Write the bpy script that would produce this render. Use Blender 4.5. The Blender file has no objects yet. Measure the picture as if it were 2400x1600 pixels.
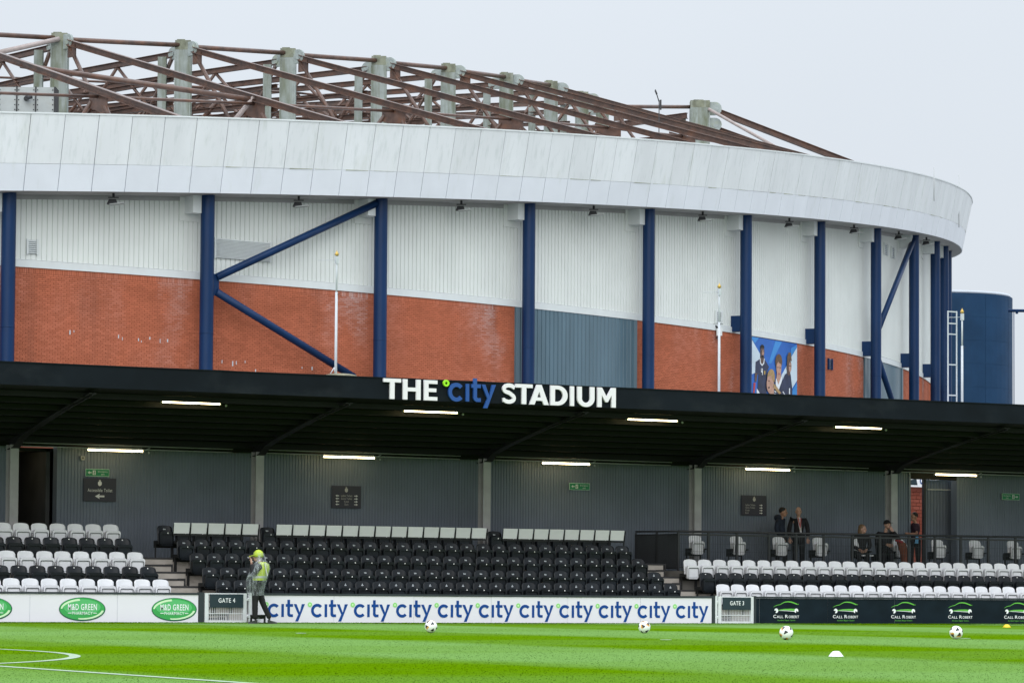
import bpy, bmesh, math, random
import numpy as np
from mathutils import Vector, Matrix
random.seed(7); rng = np.random.default_rng(7)
sc = bpy.context.scene
COL = sc.collection
R = math.radians

# ------------------------------------------------------------------ camera
H = 0.70
PH = R(28.61); PITCH = math.atan(390 / 7500); ROLL = 0.0068
FW = Vector((math.sin(PH), math.cos(PH), 0)); RT = Vector((math.cos(PH), -math.sin(PH), 0)); UP = Vector((0, 0, 1))
f3 = math.cos(PITCH) * FW + math.sin(PITCH) * UP
u3 = -math.sin(PITCH) * FW + math.cos(PITCH) * UP
e1 = math.cos(ROLL) * RT + math.sin(ROLL) * u3
e2 = -math.sin(ROLL) * RT + math.cos(ROLL) * u3
cam = bpy.data.cameras.new('camera'); camo = bpy.data.objects.new('camera', cam); COL.objects.link(camo)
cam.sensor_width = 36; cam.lens = 112.5; cam.shift_y = 200 / 2400; cam.clip_start = 0.5; cam.clip_end = 3000
camo.matrix_world = Matrix(((e1.x, e2.x, -f3.x, 0), (e1.y, e2.y, -f3.y, 0), (e1.z, e2.z, -f3.z, H), (0, 0, 0, 1)))
sc.camera = camo

# ------------------------------------------------------------------ sky, sun, exposure (rainy overcast)
SUN_EL, SUN_AZ = R(25), R(212)
world = bpy.data.worlds.new('World'); sc.world = world; world.use_nodes = True
nt = world.node_tree; nt.nodes.clear()
def wn(t, **k):
    n = nt.nodes.new(t)
    for a, b in k.items(): setattr(n, a, b)
    return n
out = wn('ShaderNodeOutputWorld'); bg1 = wn('ShaderNodeBackground'); bg2 = wn('ShaderNodeBackground'); add = wn('ShaderNodeAddShader')
sky = wn('ShaderNodeTexSky', sky_type='NISHITA', sun_disc=False, sun_elevation=SUN_EL, sun_rotation=SUN_AZ, dust_density=4.0)
nt.links.new(sky.outputs[0], bg1.inputs[0]); bg1.inputs[1].default_value = 0.004
tc = wn('ShaderNodeTexCoord'); sep = wn('ShaderNodeSeparateXYZ'); nt.links.new(tc.outputs['Generated'], sep.inputs[0])
mx = wn('ShaderNodeMath', operation='MAXIMUM'); nt.links.new(sep.outputs[2], mx.inputs[0]); mx.inputs[1].default_value = 0
sq = wn('ShaderNodeMath', operation='POWER'); nt.links.new(mx.outputs[0], sq.inputs[0]); sq.inputs[1].default_value = 2.4
ma = wn('ShaderNodeMath', operation='MULTIPLY_ADD'); nt.links.new(sq.outputs[0], ma.inputs[0]); ma.inputs[1].default_value = 3.3; ma.inputs[2].default_value = 0.93
nz = wn('ShaderNodeTexNoise'); nz.inputs['Scale'].default_value = 3.0; nz.inputs['Detail'].default_value = 4; nt.links.new(tc.outputs['Generated'], nz.inputs[0])
mb = wn('ShaderNodeMath', operation='MULTIPLY_ADD'); nt.links.new(nz.outputs[0], mb.inputs[0]); mb.inputs[1].default_value = 0.13; mb.inputs[2].default_value = 0.90
mc = wn('ShaderNodeMath', operation='MULTIPLY'); nt.links.new(ma.outputs[0], mc.inputs[0]); nt.links.new(mb.outputs[0], mc.inputs[1])
bg2.inputs[0].default_value = (0.785, 0.846, 0.918, 1)
nt.links.new(mc.outputs[0], bg2.inputs[1])
nt.links.new(bg1.outputs[0], add.inputs[0]); nt.links.new(bg2.outputs[0], add.inputs[1]); nt.links.new(add.outputs[0], out.inputs[0])
sun = bpy.data.lights.new('sun', 'SUN'); sun.energy = 1.5; sun.angle = R(70); sun.color = (1, 0.97, 0.93)
suno = bpy.data.objects.new('sun', sun); COL.objects.link(suno)
sd = Vector((math.sin(SUN_AZ) * math.cos(SUN_EL), math.cos(SUN_AZ) * math.cos(SUN_EL), math.sin(SUN_EL)))
suno.rotation_euler = sd.to_track_quat('Z', 'Y').to_euler()
sc.view_settings.view_transform = 'Standard'; sc.view_settings.look = 'None'; sc.view_settings.exposure = 0; sc.view_settings.gamma = 1
sc.render.engine = 'CYCLES'; sc.cycles.max_bounces = 8; sc.cycles.use_denoising = True
sc.cycles.transparent_max_bounces = 12

# ------------------------------------------------------------------ materials
MAT = {}
def mat(name, col, rough=0.55, spec=0.4, metal=0.0, var=0.0, scale=2.0, dirt=None, bump=0.0, bscale=30, emit=None, coat=0.0, alpha=None, vec=None, each=0.0):
    """procedural surface: base colour with noise, optional stains (colour, amount, mapping scale, threshold), bump"""
    m = bpy.data.materials.new(name); m.use_nodes = True; t = m.node_tree; b = t.nodes['Principled BSDF']
    b.inputs['Roughness'].default_value = rough; b.inputs['Specular IOR Level'].default_value = spec; b.inputs['Metallic'].default_value = metal
    b.inputs['Coat Weight'].default_value = coat; b.inputs['Coat Roughness'].default_value = 0.15
    c4 = (*col, 1); b.inputs['Base Color'].default_value = c4; m.diffuse_color = c4
    tx = t.nodes.new('ShaderNodeTexCoord'); src = None
    def mapped(s):
        mp = t.nodes.new('ShaderNodeMapping'); mp.inputs['Scale'].default_value = s
        t.links.new(tx.outputs['Object'], mp.inputs[0]); return mp.outputs[0]
    if var:
        n = t.nodes.new('ShaderNodeTexNoise'); n.inputs['Scale'].default_value = scale; n.inputs['Detail'].default_value = 6
        t.links.new(mapped(vec or (1, 1, 1)), n.inputs[0])
        r = t.nodes.new('ShaderNodeMapRange'); t.links.new(n.outputs[0], r.inputs[0])
        r.inputs[1].default_value = 0.3; r.inputs[2].default_value = 0.7; r.inputs[3].default_value = 1 - var; r.inputs[4].default_value = 1 + var
        x = t.nodes.new('ShaderNodeMix'); x.data_type = 'RGBA'; x.blend_type = 'MULTIPLY'; x.inputs[0].default_value = 1
        x.inputs[6].default_value = c4; t.links.new(r.outputs[0], x.inputs[7]); src = x.outputs[2]
    if dirt:
        for (dc, amt, s, th) in dirt:
            n = t.nodes.new('ShaderNodeTexNoise'); n.inputs['Scale'].default_value = 1.0; n.inputs['Detail'].default_value = 7; n.inputs['Roughness'].default_value = 0.62
            t.links.new(mapped(s), n.inputs[0])
            r = t.nodes.new('ShaderNodeMapRange'); t.links.new(n.outputs[0], r.inputs[0])
            r.inputs[1].default_value = th; r.inputs[2].default_value = th + 0.22; r.inputs[3].default_value = 0; r.inputs[4].default_value = amt
            x = t.nodes.new('ShaderNodeMix'); x.data_type = 'RGBA'; t.links.new(r.outputs[0], x.inputs[0])
            if src: t.links.new(src, x.inputs[6])
            else: x.inputs[6].default_value = c4
            x.inputs[7].default_value = (*dc, 1); src = x.outputs[2]
    if each:                              # every object a little lighter or darker, as things age differently
        oi = t.nodes.new('ShaderNodeObjectInfo'); r = t.nodes.new('ShaderNodeMapRange'); t.links.new(oi.outputs['Random'], r.inputs[0]); r.inputs[3].default_value = 1 - each; r.inputs[4].default_value = 1 + each
        x = t.nodes.new('ShaderNodeMix'); x.data_type = 'RGBA'; x.blend_type = 'MULTIPLY'; x.inputs[0].default_value = 1; t.links.new(r.outputs[0], x.inputs[7])
        if src: t.links.new(src, x.inputs[6])
        else: x.inputs[6].default_value = c4
        src = x.outputs[2]
    if src: t.links.new(src, b.inputs['Base Color'])
    if bump:
        n = t.nodes.new('ShaderNodeTexNoise'); n.inputs['Scale'].default_value = bscale; n.inputs['Detail'].default_value = 5; t.links.new(mapped((1, 1, 1)), n.inputs[0])
        bp = t.nodes.new('ShaderNodeBump'); bp.inputs['Strength'].default_value = bump; bp.inputs['Distance'].default_value = 0.02
        t.links.new(n.outputs[0], bp.inputs['Height']); t.links.new(bp.outputs[0], b.inputs['Normal'])
    if emit:
        b.inputs['Emission Color'].default_value = (*emit[0], 1); b.inputs['Emission Strength'].default_value = emit[1]
    if alpha is not None: b.inputs['Alpha'].default_value = alpha
    MAT[name] = m; return m
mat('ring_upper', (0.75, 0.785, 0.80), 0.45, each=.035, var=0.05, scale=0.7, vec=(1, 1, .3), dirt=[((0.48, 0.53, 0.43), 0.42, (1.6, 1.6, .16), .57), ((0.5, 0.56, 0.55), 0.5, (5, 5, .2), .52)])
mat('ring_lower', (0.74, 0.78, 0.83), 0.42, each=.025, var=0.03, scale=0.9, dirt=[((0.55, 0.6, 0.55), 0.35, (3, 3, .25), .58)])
mat('seam', (0.31, 0.34, 0.39), 0.6, var=.1)
mat('moss_line', (0.26, 0.28, 0.18), 0.9, var=.5, scale=4)
mat('soffit', (0.36, 0.36, 0.36), 0.7, var=0.1, scale=1)
mat('cladding', (0.70, 0.735, 0.71), 0.5, var=0.05, scale=0.5, dirt=[((0.58, 0.62, 0.60), 0.4, (2.5, 2.5, .12), .56)])
mat('trim_pale', (0.66, 0.70, 0.70), 0.45, var=0.04)
mat('louver', (0.66, 0.70, 0.70), 0.5, var=.05)
mat('navy', (0.005, 0.027, 0.088), 0.38, 0.2, var=0.16, scale=1.5, vec=(1, 1, .25), dirt=[((0.02, 0.05, 0.12), 0.35, (6, 6, .3), .58)])
mat('navy_drum', (0.014, 0.047, 0.105), 0.55, 0.12, var=0.12, scale=.8)
mat('drum_cap', (0.56, 0.61, 0.67), 0.5, var=.04)
mat('bluegrey', (0.085, 0.145, 0.185), 0.3, 0.5, var=0.12, scale=1, vec=(2, 2, .3))
mat('rust', (0.098, 0.056, 0.042), 0.34, 0.45, var=0.35, scale=3, dirt=[((0.17, 0.072, 0.036), 0.7, (1.6, 1.6, 2.2), .50), ((0.038, 0.034, 0.036), .65, (.9, .9, .9), .52)])
mat('pale_tube', (0.33, 0.28, 0.265), 0.5, var=.12, scale=4)
mat('mast', (0.27, 0.305, 0.29), 0.7, var=0.16, scale=2, dirt=[((0.11, 0.125, 0.07), 0.9, (1.7, 1.7, .35), .42), ((0.16, 0.17, 0.13), .7, (6, 6, .3), .50)])
mat('mast_moss', (0.17, 0.18, 0.13), 0.85, var=0.35, scale=3, dirt=[((0.27, 0.29, 0.26), 0.75, (4, 4, .5), .47)])
mat('plate', (0.29, 0.33, 0.32), 0.6, var=0.2, scale=4, dirt=[((0.22, 0.24, 0.10), 0.6, (2, 2, 2), .5)])
mat('tank', (0.33, 0.355, 0.35), 0.5, var=0.1, scale=2, dirt=[((0.3, 0.3, 0.26), 0.6, (1.5, 1.5, 2.5), .52)])
mat('dark_metal', (0.022, 0.024, 0.027), 0.5, 0.4, var=.15)
mat('roof_deck', (0.36, 0.37, 0.38), 0.8, var=.1)
mat('fascia_black', (0.006, 0.009, 0.013), 0.55, 0.10, var=0.22, scale=1.2, dirt=[((0.020, 0.024, 0.028), 0.6, (.8, .8, 1.6), .54)])
mat('underside', (0.007, 0.008, 0.008), 0.6, 0.2, var=.2, scale=2)
mat('rafter', (0.016, 0.017, 0.018), 0.5, 0.3, var=.2, scale=2)
mat('stand_wall', (0.138, 0.166, 0.205), 0.5, 0.35, var=0.1, scale=1, dirt=[((0.11, 0.135, 0.155), 0.4, (1.2, 1.2, .4), .55)])
mat('stand_column', (0.335, 0.335, 0.34), 0.6, var=0.1, scale=4, dirt=[((0.18, 0.2, 0.17), 0.6, (5, 5, .8), .58)])
mat('conduit', (0.42, 0.44, 0.44), 0.4)
mat('concrete', (0.40, 0.37, 0.335), 0.85, 0.2, var=0.10, scale=4, dirt=[((0.22, 0.2, 0.175), 0.6, (3, 3, 8), .54)], bump=.25)
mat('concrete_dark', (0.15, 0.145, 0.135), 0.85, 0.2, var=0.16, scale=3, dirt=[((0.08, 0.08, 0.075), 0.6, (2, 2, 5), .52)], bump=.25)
mat('nosing', (0.030, 0.030, 0.032), 0.7, var=.2)
mat('seat_white', (0.71, 0.72, 0.75), 0.36, 0.4, var=0.03, scale=3, dirt=[((0.48, 0.49, 0.47), .35, (7, 7, 9), .56)], each=.06)
mat('seat_black', (0.0065, 0.009, 0.012), 0.33, 0.28, var=0.25, scale=5, dirt=[((0.018, 0.023, 0.029), .6, (5, 5, 7), .54)], each=.4)
mat('seat_frame', (0.012, 0.013, 0.014), 0.5, 0.4, var=.15)
mat('groove_shade', (0.10, 0.11, 0.12), 0.5)
mat('disc_white', (0.85, 0.85, 0.83), 0.4)
mat('badge', (0.42, 0.45, 0.48), 0.5, var=.2, scale=60)
mat('desk', (0.82, 0.85, 0.85), 0.35, 0.5, var=.04, scale=3, each=.05)
mat('board_white', (0.755, 0.73, 0.80), 0.35, 0.4, var=.015, scale=1.5, dirt=[((0.62, 0.66, 0.62), .25, (.8, .8, 5), .6)])
mat('board_dark', (0.007, 0.014, 0.021), 0.45, 0.12, var=.25, scale=2.2)
mat('board_frame', (0.028, 0.036, 0.042), 0.45, 0.4, var=.2)
mat('seam_pale', (0.42, 0.46, 0.48), 0.5)
mat('seam_grey', (0.45, 0.49, 0.54), 0.5)
mat('print_blue', (0.004, 0.055, 0.255), 0.4, 0.2)
mat('print_green', (0.27, 0.66, 0.20), 0.35)
mat('print_pale_green', (0.62, 0.85, 0.50), 0.35)
mat('print_white', (0.86, 0.88, 0.90), 0.35)
mat('logo_green', (0.045, 0.36, 0.085), 0.25, var=.05, coat=.3)
mat('logo_dark_green', (0.01, 0.10, 0.06), 0.3)
mat('logo_light_green', (0.10, 0.47, 0.16), 0.3)
mat('logo_gloss', (0.62, 0.83, 0.55), 0.25)
mat('car_green', (0.13, 0.48, 0.06), 0.35)
mat('gate_white', (0.68, 0.70, 0.72), 0.4, var=.04, scale=6)
mat('sign_dark', (0.018, 0.035, 0.045), 0.45, var=.1)
mat('sign_purple', (0.030, 0.028, 0.042), 0.45, var=.1)
mat('sign_green', (0.008, 0.20, 0.075), 0.4)
mat('sign_edge', (0.45, 0.62, 0.50), 0.5)
mat('sign_text', (0.66, 0.67, 0.66), 0.5)
mat('sign_text_dim', (0.40, 0.40, 0.38), 0.5)
mat('letter_white', (0.78, 0.75, 0.80), 0.4, var=.01)
mat('letter_blue', (0.016, 0.075, 0.29), 0.4)
mat('letter_green', (0.33, 0.76, 0.02), 0.4)
mat('lamp', (1, 0.95, 0.82), 0.4, emit=((1.0, 0.78, 0.42), 16.0))
mat('lamp_body', (0.30, 0.31, 0.30), 0.5)
mat('gold', (0.50, 0.34, 0.09), 0.35, metal=.6)
mat('pole_white', (0.50, 0.53, 0.57), 0.4, var=.05, scale=8)
mat('mossy_stone', (0.20, 0.19, 0.13), 0.9, var=.3, scale=6)
mat('skin', (0.36, 0.19, 0.125), 0.5, var=.08, scale=9)
mat('skin_pale', (0.43, 0.26, 0.195), 0.5, var=.08, scale=9)
mat('eye', (0.02, 0.015, 0.012), 0.3)
mat('lip', (0.36, 0.14, 0.11), 0.5)
mat('hair_dark', (0.012, 0.010, 0.009), 0.6, var=.3, scale=20)
mat('hair_brown', (0.16, 0.10, 0.055), 0.6, var=.3, scale=25)
mat('hair_grey', (0.38, 0.36, 0.33), 0.6, var=.2, scale=25)
mat('cloth_black', (0.010, 0.010, 0.012), 0.8, var=.3, scale=9)
mat('cloth_navy', (0.010, 0.016, 0.030), 0.8, var=.3, scale=9)
mat('cloth_maroon', (0.030, 0.012, 0.024), 0.8, var=.3, scale=9)
mat('cloth_brown', (0.15, 0.045, 0.022), 0.8, var=.3, scale=9)
mat('cloth_red', (0.33, 0.03, 0.035), 0.7, var=.2)
mat('cloth_blue', (0.12, 0.36, 0.60), 0.7, var=.2)
mat('shirt', (0.55, 0.56, 0.58), 0.7)
mat('hivis', (0.42, 0.53, 0.045), 0.6, var=.06, scale=12, emit=None)
mat('reflective', (0.58, 0.60, 0.60), 0.3, metal=.3)
mat('poncho', (0.50, 0.55, 0.58), 0.16, 0.7, var=.25, scale=14, alpha=.2, bump=1.0, bscale=14)
_t = MAT['poncho'].node_tree; _n = _t.nodes.new('ShaderNodeTexNoise'); _n.inputs['Scale'].default_value = 1; _n.inputs['Detail'].default_value = 3; _n.inputs['Distortion'].default_value = 1.2
_m = _t.nodes.new('ShaderNodeMapping'); _m.inputs['Scale'].default_value = (10, 10, 2.6); _c = _t.nodes.new('ShaderNodeTexCoord'); _t.links.new(_c.outputs['Object'], _m.inputs[0]); _t.links.new(_m.outputs[0], _n.inputs[0])
_r = _t.nodes.new('ShaderNodeMapRange'); _t.links.new(_n.outputs[0], _r.inputs[0])
for _i, _v in enumerate((.42, .70, .05, .50)): _r.inputs[_i + 1].default_value = _v
_t.links.new(_r.outputs[0], _t.nodes['Principled BSDF'].inputs['Alpha'])       # clear film that whitens only along its creases
mat('shoe', (0.02, 0.025, 0.024), 0.5)
mat('ball_white', (0.84, 0.85, 0.86), 0.3, var=.02)
mat('ball_orange', (0.66, 0.32, 0.07), 0.35, var=.15, scale=20)
mat('ball_black', (0.02, 0.02, 0.024), 0.35)
mat('cone_white', (0.78, 0.78, 0.80), 0.4)
mat('cone_yellow', (0.80, 0.52, 0.01), 0.4)
mat('mural_blue', (0.020, 0.125, 0.47), 0.5, var=.2, scale=.8)
mat('mural_light', (0.045, 0.25, 0.62), 0.5, var=.15, scale=1)
mat('mural_pale', (0.55, 0.66, 0.74), 0.5, var=.12, scale=1)
mat('mural_navy', (0.024, 0.032, 0.072), 0.5, var=.3, scale=3)
mat('mural_white', (0.72, 0.76, 0.80), 0.5)
mat('mural_skin', (0.46, 0.27, 0.20), 0.5, var=.2, scale=6)
mat('mural_dark_skin', (0.11, 0.065, 0.05), 0.5, var=.3, scale=6)
mat('mural_hair', (0.13, 0.075, 0.04), 0.6, var=.3, scale=8)
mat('mural_fair', (0.36, 0.24, 0.11), 0.6, var=.3, scale=8)
mat('mural_red', (0.42, 0.05, 0.06), 0.5)
mat('asphalt', (0.14, 0.14, 0.138), 0.9, var=.2)
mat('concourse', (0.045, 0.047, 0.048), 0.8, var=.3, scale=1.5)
def brick_material(name, base, joint=False):
    m = bpy.data.materials.new(name); m.use_nodes = True; t = m.node_tree; b = t.nodes['Principled BSDF']
    b.inputs['Roughness'].default_value = .85; b.inputs['Specular IOR Level'].default_value = .08
    uv = t.nodes.new('ShaderNodeUVMap'); uv.uv_map = 'cell'
    def N(ty, **k):
        n = t.nodes.new(ty)
        for a, v in k.items(): setattr(n, a, v)
        return n
    def noise(scale3, detail=4, rough=.55):
        mp = N('ShaderNodeMapping'); mp.inputs['Scale'].default_value = scale3; t.links.new(uv.outputs[0], mp.inputs[0])
        n = N('ShaderNodeTexNoise'); n.inputs['Scale'].default_value = 1; n.inputs['Detail'].default_value = detail; n.inputs['Roughness'].default_value = rough
        t.links.new(mp.outputs[0], n.inputs[0]); return n.outputs[0]
    def rng_(s, a, b_, c, d):
        r = N('ShaderNodeMapRange'); t.links.new(s, r.inputs[0])
        for i, v in enumerate((a, b_, c, d)): r.inputs[i + 1].default_value = v
        return r.outputs[0]
    def mul(a, b_):
        x = N('ShaderNodeMath', operation='MULTIPLY'); t.links.new(a, x.inputs[0]); t.links.new(b_, x.inputs[1]); return x.outputs[0]
    def mixc(fac, c1, c2):
        x = N('ShaderNodeMix', data_type='RGBA'); t.links.new(fac, x.inputs[0])
        for i, c in ((6, c1), (7, c2)):
            if isinstance(c, tuple): x.inputs[i].default_value = (*c, 1)
            else: t.links.new(c, x.inputs[i])
        return x.outputs[2]
    wn_ = N('ShaderNodeTexWhiteNoise', noise_dimensions='2D'); t.links.new(uv.outputs[0], wn_.inputs['Vector'])
    per = wn_.outputs['Value']
    c = mixc(per, tuple(v * .86 for v in base), tuple(min(1, v * 1.14) for v in base))
    c = mixc(rng_(noise((.35, .8, 1)), .45, .7, 0, .45), c, (base[0] * .62, base[1] * .62, base[2] * .6))      # grime
    su = N('ShaderNodeSeparateXYZ'); t.links.new(uv.outputs[0], su.inputs[0])
    dv = N('ShaderNodeMath', operation='DIVIDE'); t.links.new(su.outputs[0], dv.inputs[0]); dv.inputs[1].default_value = 8.387
    fc = N('ShaderNodeMath', operation='FRACT'); t.links.new(dv.outputs[0], fc.inputs[0])
    nearcol = rng_(fc.outputs[0], .55, .9, .12, .9); up_ = rng_(su.outputs[1], 10.2, 12.6, .25, 1)
    c = mixc(mul(mul(nearcol, up_), mul(rng_(noise((.55, .22, 1), 4), .44, .62, 0, 1), rng_(per, 0.1, .9, .1, 1))), c, (0.52, 0.40, 0.38))   # salt bloom beside the columns
    c = mixc(rng_(noise((.55, .07, 1), 4), .56, .74, 0, .55), c, (0.16, 0.07, 0.05))     # damp runs
    t.links.new(c, b.inputs['Base Color'])
    m.diffuse_color = (*base, 1); MAT[name] = m
brick_material('brick', (0.46, 0.142, 0.078))
brick_material('mortar', (0.19, 0.064, 0.042))
brick_material('brick_dark', (0.26, 0.07, 0.045))

# ------------------------------------------------------------------ object helpers
def wmat(o):
    m = Matrix.Identity(4)
    while o is not None:
        m = o.matrix_parent_inverse @ m if False else (o.matrix_parent_inverse @ o.matrix_basis) @ m
        o = o.parent
    return m
def adopt(o, parent):
    if parent is not None:
        o.parent = parent; o.matrix_parent_inverse = wmat(parent).inverted()
def tag(o, label=None, cat=None, group=None, kind=None):
    for k, v in (('label', label), ('category', cat), ('group', group), ('kind', kind)):
        if v: o[k] = v
    return o
def empty(name, loc=(0, 0, 0), label=None, cat=None, group=None, rz=0):
    o = bpy.data.objects.new(name, None); COL.objects.link(o); o.location = loc; o.rotation_euler.z = rz; o.empty_display_size = .2
    return tag(o, label, cat, group)
def copy_tree(o, parent=None):
    c = o.copy(); COL.objects.link(c)
    if parent is not None: c.parent = parent; c.matrix_parent_inverse = o.matrix_parent_inverse.copy()
    for ch in KIDS.get(o.name, []):
        copy_kid(ch, c, KIDS)
    return c
KIDS = {}
def copy_kid(ch, c, kids):
    d = ch.copy(); COL.objects.link(d); d.parent = c; d.matrix_parent_inverse = ch.matrix_parent_inverse.copy()
    for g in kids.get(ch.name, []): copy_kid(g, d, kids)
class MB:
    def __init__(s): s.v = []; s.f = []; s.m = []; s.uv = None; s.sm = []
    def quad(s, pts, mi=0, smooth=False):
        n = len(s.v); s.v += [tuple(p) for p in pts]; s.f.append(tuple(range(n, n + len(pts)))); s.m.append(mi); s.sm.append(smooth)
    def hexa(s, p, mi=0):                 # 8 corners: bottom 0-3 ccw, top 4-7
        n = len(s.v); s.v += [tuple(q) for q in p]
        for f in ((3, 2, 1, 0), (4, 5, 6, 7), (0, 1, 5, 4), (1, 2, 6, 5), (2, 3, 7, 6), (3, 0, 4, 7)):
            s.f.append(tuple(n + i for i in f)); s.m.append(mi); s.sm.append(False)
    def box(s, x0, x1, y0, y1, z0, z1, mi=0):
        s.hexa([(x0, y0, z0), (x1, y0, z0), (x1, y1, z0), (x0, y1, z0), (x0, y0, z1), (x1, y0, z1), (x1, y1, z1), (x0, y1, z1)], mi)
    def obox(s, c, ax, ay, az, mi=0):     # centre and three half-axis vectors
        c, ax, ay, az = Vector(c), Vector(ax), Vector(ay), Vector(az)
        s.hexa([c - ax - ay - az, c + ax - ay - az, c + ax + ay - az, c - ax + ay - az, c - ax - ay + az, c + ax - ay + az, c + ax + ay + az, c - ax + ay + az], mi)
    def bar(s, p, q, w, h, mi=0, up=(0, 0, 1)):
        p, q = Vector(p), Vector(q); d = (q - p).normalized(); u = Vector(up)
        if abs(d.dot(u)) > .98: u = Vector((0, 1, 0))
        a = d.cross(u).normalized(); b = a.cross(d).normalized()
        s.obox((p + q) / 2, (q - p) / 2, a * w / 2, b * h / 2, mi)
    def tube(s, p, q, r, n=8, mi=0, r2=None, caps=True):
        p, q = Vector(p), Vector(q); d = (q - p).normalized(); u = Vector((0, 0, 1)) if abs(d.z) < .95 else Vector((0, 1, 0))
        a = d.cross(u).normalized(); b = d.cross(a); r2 = r if r2 is None else r2; k = len(s.v)
        for i in range(n):
            t = 2 * math.pi * i / n; o = a * math.cos(t) + b * math.sin(t)
            s.v.append(tuple(p + o * r)); s.v.append(tuple(q + o * r2))
        for i in range(n):
            j = (i + 1) % n; s.f.append((k + 2 * i, k + 2 * j, k + 2 * j + 1, k + 2 * i + 1)); s.m.append(mi); s.sm.append(True)
        if caps:
            s.f.append(tuple(k + 2 * i for i in reversed(range(n)))); s.m.append(mi); s.sm.append(False)
            s.f.append(tuple(k + 2 * i + 1 for i in range(n))); s.m.append(mi); s.sm.append(False)
    def ibeam(s, p, q, h, w, t=.03, mi=0):
        p, q = Vector(p), Vector(q); d = (q - p).normalized(); a = d.cross(Vector((0, 0, 1))).normalized(); b = a.cross(d).normalized()
        s.bar(p, q, t, h - 2 * t, mi)
        for sg in (1, -1):
            o = b * (sg * (h / 2 - t / 2)); s.bar(p + o, q + o, w, t, mi)
    def lathe(s, c, prof, n=16, mi=0, smooth=True):
        k = len(s.v); c = Vector(c)
        for r, z in prof:
            for i in range(n):
                t = 2 * math.pi * i / n; s.v.append((c.x + r * math.cos(t), c.y + r * math.sin(t), c.z + z))
        for a in range(len(prof) - 1):
            for i in range(n):
                j = (i + 1) % n
                s.f.append((k + a * n + i, k + a * n + j, k + (a + 1) * n + j, k + (a + 1) * n + i)); s.m.append(mi); s.sm.append(smooth)
        s.f.append(tuple(k + (len(prof) - 1) * n + i for i in range(n))); s.m.append(mi); s.sm.append(False)
        s.f.append(tuple(k + i for i in reversed(range(n)))); s.m.append(mi); s.sm.append(False)
    def ell(s, c, rx, ry, rz, mi=0, n=12, m=8):
        c = Vector(c); k = len(s.v)
        for a in range(m + 1):
            ph = math.pi * a / m
            for i in range(n):
                t = 2 * math.pi * i / n
                s.v.append((c.x + rx * math.sin(ph) * math.cos(t), c.y + ry * math.sin(ph) * math.sin(t), c.z + rz * math.cos(ph)))
        for a in range(m):
            for i in range(n):
                j = (i + 1) % n; s.f.append((k + a * n + j, k + a * n + i, k + (a + 1) * n + i, k + (a + 1) * n + j)); s.m.append(mi); s.sm.append(True)
    def build(s, name, mats, parent=None, label=None, kind=None, adoptp=True):
        if isinstance(mats, str): mats = [mats]
        me = bpy.data.meshes.new(name); me.from_pydata(s.v, [], s.f)
        for m in mats: me.materials.append(MAT[m])
        if len(mats) > 1: me.polygons.foreach_set('material_index', s.m)
        me.polygons.foreach_set('use_smooth', s.sm)
        if s.uv is not None:
            l = me.uv_layers.new(name='cell'); vi = np.empty(len(me.loops), np.int32); me.loops.foreach_get('vertex_index', vi)
            l.data.foreach_set('uv', np.asarray(s.uv, np.float32)[vi].ravel())
        return place(me, name, parent, label, kind)
def place(me, name, parent=None, label=None, kind=None):
    o = bpy.data.objects.new(name, me); COL.objects.link(o)
    if parent is not None:
        adopt(o, parent); KIDS.setdefault(parent.name, []).append(o)
    if label: o['label'] = label
    if kind: o['kind'] = kind
    return o
def inst(me, name, parent, M):
    """another copy of a shared mesh under a parent, at world matrix M"""
    o = place(me, name, parent); o.matrix_basis = M; return o
def flat(polys, frame, depth, mi=0, mb=None):
    """polygons (outer, holes...) in 2-D given as lists of contours, mapped by frame(x, y, d), extruded by depth towards the viewer"""
    mb = mb or MB()
    from mathutils.geometry import tessellate_polygon
    for contours in polys:
        pts = [p for c in contours for p in c]
        tris = tessellate_polygon([[Vector((p[0], p[1], 0)) for p in c] for c in contours])
        n = len(mb.v)
        mb.v += [tuple(frame(x, y, depth)) for x, y in pts]; mb.v += [tuple(frame(x, y, 0)) for x, y in pts]; k = len(pts)
        for t in tris:
            a, b, c = (pts[i] for i in t)
            if (b[0] - a[0]) * (c[1] - a[1]) - (b[1] - a[1]) * (c[0] - a[0]) < 0: t = (t[0], t[2], t[1])
            mb.f.append(tuple(n + i for i in t)); mb.m.append(mi); mb.sm.append(False)
        i0 = 0
        for c in contours:
            L = len(c)
            for i in range(L):
                j = (i + 1) % L; mb.f.append((n + i0 + i, n + k + i0 + i, n + k + i0 + j, n + i0 + j)); mb.m.append(mi); mb.sm.append(False)
            i0 += L
    return mb
def arcp(cx, cy, rx, ry, a0, a1, n=20):
    return [(cx + rx * math.cos(R(a0 + (a1 - a0) * i / n)), cy + ry * math.sin(R(a0 + (a1 - a0) * i / n))) for i in range(n + 1)]
def stroke(path, w):
    """outline polygon of a thick path"""
    L, Rr = [], []
    for i, p in enumerate(path):
        a = path[max(0, i - 1)]; b = path[min(len(path) - 1, i + 1)]
        dx, dy = b[0] - a[0], b[1] - a[1]; l = math.hypot(dx, dy) or 1
        nx, ny = -dy / l * w / 2, dx / l * w / 2
        L.append((p[0] + nx, p[1] + ny)); Rr.append((p[0] - nx, p[1] - ny))
    return L + Rr[::-1]
_fontcache = {}
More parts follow.
